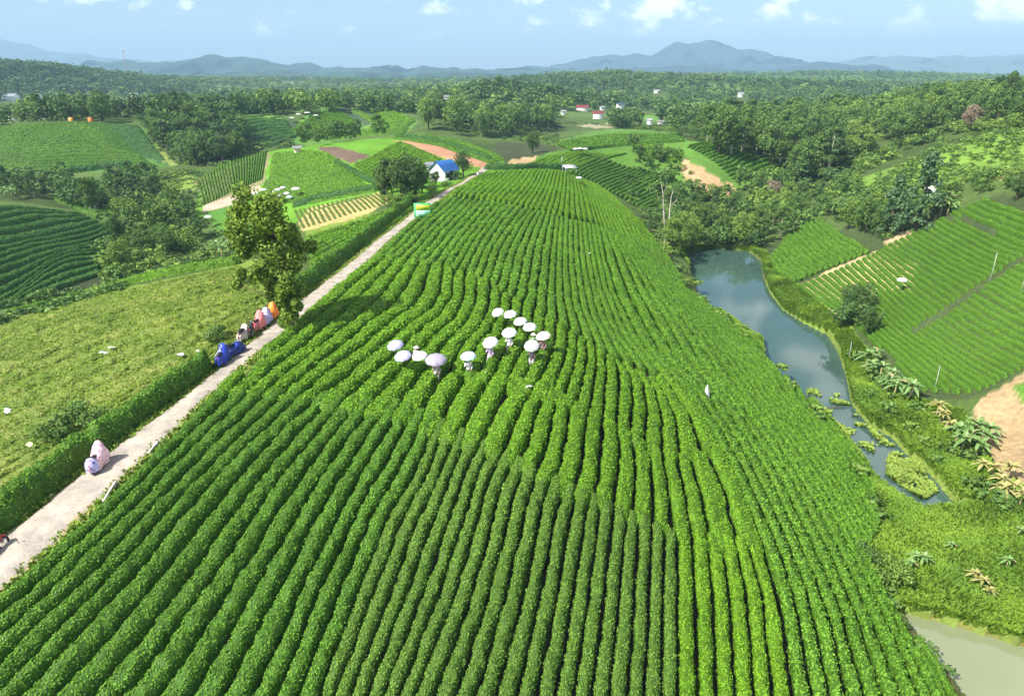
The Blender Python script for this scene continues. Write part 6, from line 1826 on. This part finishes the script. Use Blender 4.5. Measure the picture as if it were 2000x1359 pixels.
# --- houses
def house(p, rz, w, d, hw, hr, wall, roof, label, detail=False, group=None, name='house'):
    e = empty(name, p, rz)
    V = np.array([(-w / 2, -d / 2, -1), (w / 2, -d / 2, -1), (w / 2, d / 2, -1), (-w / 2, d / 2, -1), (-w / 2, -d / 2, hw), (w / 2, -d / 2, hw), (w / 2, d / 2, hw), (-w / 2, d / 2, hw), (-w / 2, 0, hw + hr), (w / 2, 0, hw + hr)], float)
    wallf = (V, np.array([(0, 1, 5, 4), (2, 3, 7, 6)]), np.array([(0, 4, 3), (4, 7, 3), (4, 8, 7), (1, 2, 5), (5, 2, 6), (5, 6, 9)]))
    obj('wall', [wallf], plain('wall_%d_%d' % (int(wall[0] * 99), int(wall[2] * 99)), wall, .85, .1, .08, 1.5), e)
    ov = 0.35
    def slab(s):
        a = np.array([(-w / 2 - ov, 0, hw + hr), (w / 2 + ov, 0, hw + hr), (w / 2 + ov, s * (d / 2 + ov), hw - hr * ov / (d / 2)), (-w / 2 - ov, s * (d / 2 + ov), hw - hr * ov / (d / 2))]) + np.array([0, 0, .04])
        Vv = np.concatenate([a, a + np.array([0, 0, .10])])
        return Vv, np.array([(0, 1, 2, 3), (4, 5, 6, 7), (0, 1, 5, 4), (2, 3, 7, 6), (1, 2, 6, 5), (0, 3, 7, 4)]), np.zeros((0, 3), int)
    obj('roof', [slab(-1), slab(1)], plain('roof_%d_%d' % (int(roof[0] * 99), int(roof[2] * 99)), roof, .5, .3, .12, 1.0), e)
    if detail:
        dk = plain('dark_glass', (.03, .04, .05), .15, .6); fr = plain('window_frame', (.5, .48, .45), .6)
        for (x_, s) in ((-w * .28, -1), (w * .22, -1)):
            f_ = obj('window', [boxp(x_, s * (d / 2 + .02), hw * .55, 1.1, .05, 1.0)], fr, e)
            obj('pane', [boxp(x_, s * (d / 2 + .05), hw * .55, .94, .03, .84)], dk, f_)
        dr = obj('door', [boxp(-w * .02, -(d / 2 + .02), .95, .9, .05, 1.95)], plain('door_wood', (.16, .09, .05), .6), e)
        obj('handle', [boxp(w * .02, -(d / 2 + .06), .95, .05, .04, .12)], M_STEEL, dr)
        f_ = obj('window', [boxp(-(w / 2 + .02), 0, hw * .75, .05, .9, .9)], fr, e)
        obj('pane', [boxp(-(w / 2 + .05), 0, hw * .75, .03, .74, .74)], dk, f_)
    tag(e, label, 'house' if name == 'house' else name, group)
    return e
RED, WHT, BLU, GRY = (.50, .06, .06), (.80, .80, .78), (.04, .24, .72), (.45, .44, .42)
p = P1(868, 352, 110)
house(p, math.radians(52), 4.0, 3.7, 2.2, 1.5, WHT, BLU, 'white gabled house with a bright blue roof beside the top of the road', True)
p = P1(840, 345, 110)
house(p, .3, 1.2, 1.2, 2.4, .4, WHT, WHT, 'tiny white outhouse left of the blue roofed house', name='outhouse')
p = P1(582, 299, 110)
house(p, .2, 1.6, 1.5, 1.3, .3, (.75, .68, .45), (.75, .72, .6), 'small cream hut on the crest left of the brown field', name='hut')
p = P1(1822, 380, 80)
house(p, .5, 2.2, 2.0, 1.6, .7, WHT, WHT, 'small white hut half hidden in the thicket above the terraces', name='hut')
for k, (u, v, w, hw, rf, lb) in enumerate(HOUSES):
    p = P1(u, v, 260)
    s_ = math.hypot(p[0], p[1]) / 1333.0
    house(p, RNG.uniform(-.4, .4), w * s_, w * s_ * .7, hw * s_, w * s_ * .16, WHT if rf != 'g' else (.6, .58, .55), {'r': RED, 'w': WHT, 'g': GRY, 'b': (.15, .25, .4)}[rf], lb, group='village houses in the valley')
for (u, v, lb) in [(140, 240, 'yellow-orange tarpaulin shelter on the crest of the striped hill, left one'), (178, 240, 'orange tarpaulin shelter on the crest of the striped hill, right one')]:
    p = P1(u, v, 180)
    e = empty('shelter', p, 0.2, 0.75)
    obj('canvas', [(np.array([(-.9, -.8, 0), (.9, -.8, 0), (.9, .8, 0), (-.9, .8, 0), (-.9, -.8, 1.7), (.9, -.8, 1.7), (.9, .8, 1.7), (-.9, .8, 1.7), (-.9, 0, 2.3), (.9, 0, 2.3)], float),
                   np.array([(0, 1, 5, 4), (2, 3, 7, 6), (4, 5, 9, 8), (6, 7, 8, 9)]), np.array([(0, 4, 3), (4, 7, 3), (4, 8, 7), (1, 2, 5), (5, 2, 6), (5, 6, 9)]))], cloth((.85, .45, .12) if u < 150 else (.85, .28, .08)), e)
    obj('ridge_pole', [tube([[-1, 0, 2.32], [1, 0, 2.32]], [.04, .04], 5)], M_BARK, e)
    tag(e, lb, 'shelter')

# --- telecom mast beyond the dark hill
mx_, my_ = math.sin(math.atan2((317 - 1000) / F, .98)) * 1250, math.cos(math.atan2((317 - 1000) / F, .98)) * 1250
mz_ = float(T(np.array([mx_]), np.array([my_]))[0])
topz = CZ + (135.5 - 106) / 1333 * 1250
e = empty('telecom_mast', (mx_, my_, mz_))
Hm = topz - mz_
parts = []
for a in range(4):
    an_ = a * math.pi / 2 + .78
    parts.append(tube([[2.6 * math.cos(an_), 2.6 * math.sin(an_), 0], [.6 * math.cos(an_), .6 * math.sin(an_), Hm]], [.22, .14], 4))
    for k in range(12):
        t0, t1 = k / 12, (k + 1) / 12
        r_0, r_1 = 2.6 - 2.0 * t0, 2.6 - 2.0 * t1
        an2 = an_ + math.pi / 2
        parts.append(tube([[r_0 * math.cos(an_), r_0 * math.sin(an_), t0 * Hm], [r_1 * math.cos(an2), r_1 * math.sin(an2), t1 * Hm]], [.08, .08], 4))
obj('lattice', parts, plain('mast_paint', (.40, .36, .36), .6), e)
obj('antenna', [tube([[1.4 * math.cos(a), 1.4 * math.sin(a), Hm * .93], [1.4 * math.cos(a), 1.4 * math.sin(a), Hm * .99]], [.3, .3], 5) for a in (0, 2.1, 4.2)], plain('antenna_white', (.7, .7, .7), .5), e)
tag(e, 'thin lattice mast rising over the hills in the left distance', 'mast')

# --- poles on the terraces
for (u, v, h_, lb) in [(1932, 552, 3.2, 'thin pale pole where the footpath crosses the terraces'), (1992, 575, 3.0, 'thin pole at the right edge of the terraces'), (1824, 762, 2.6, 'thin pole above the yellowed bananas'), (1657, 700, 2.0, 'short bare stake on the right river bank'), (526, 372, 3.0, 'blue-grey post beside the far parasol cluster')]:
    p = P1(u, v)
    o = obj('pole', [tube([[0, 0, -.3], [.03, 0, h_ * .5], [0, 0.02, h_]], [.035, .03, .025], 6)], plain('weathered_pole', (.45, .47, .42), .8), None, True, p)
    tag(o, lb, 'pole')
p = P1(1778, 775)
obj_ = obj('pole', [tube([[0, 0, -.3], [.05, 0, .9], [.18, 0.02, 1.9]], [.07, .06, .05], 7)], M_PALEBARK, None, True, p)
tag(obj_, 'leaning pale bare trunk stub right of the banana clump at the river bend', 'trunk')
# floating branch in the river
p = at_h(1625, 798, 31.0)
o = obj('branch', [tube([[-1.6, 0, .03], [0, .05, .06], [1.4, .0, .04]], [.04, .05, .02], 6), tube([[.3, .05, .06], [.9, .5, .10]], [.03, .01], 5)], M_BARK, None, True, (p[0], p[1], 0))
tag(o, 'thin dark branch floating on the river', 'branch')
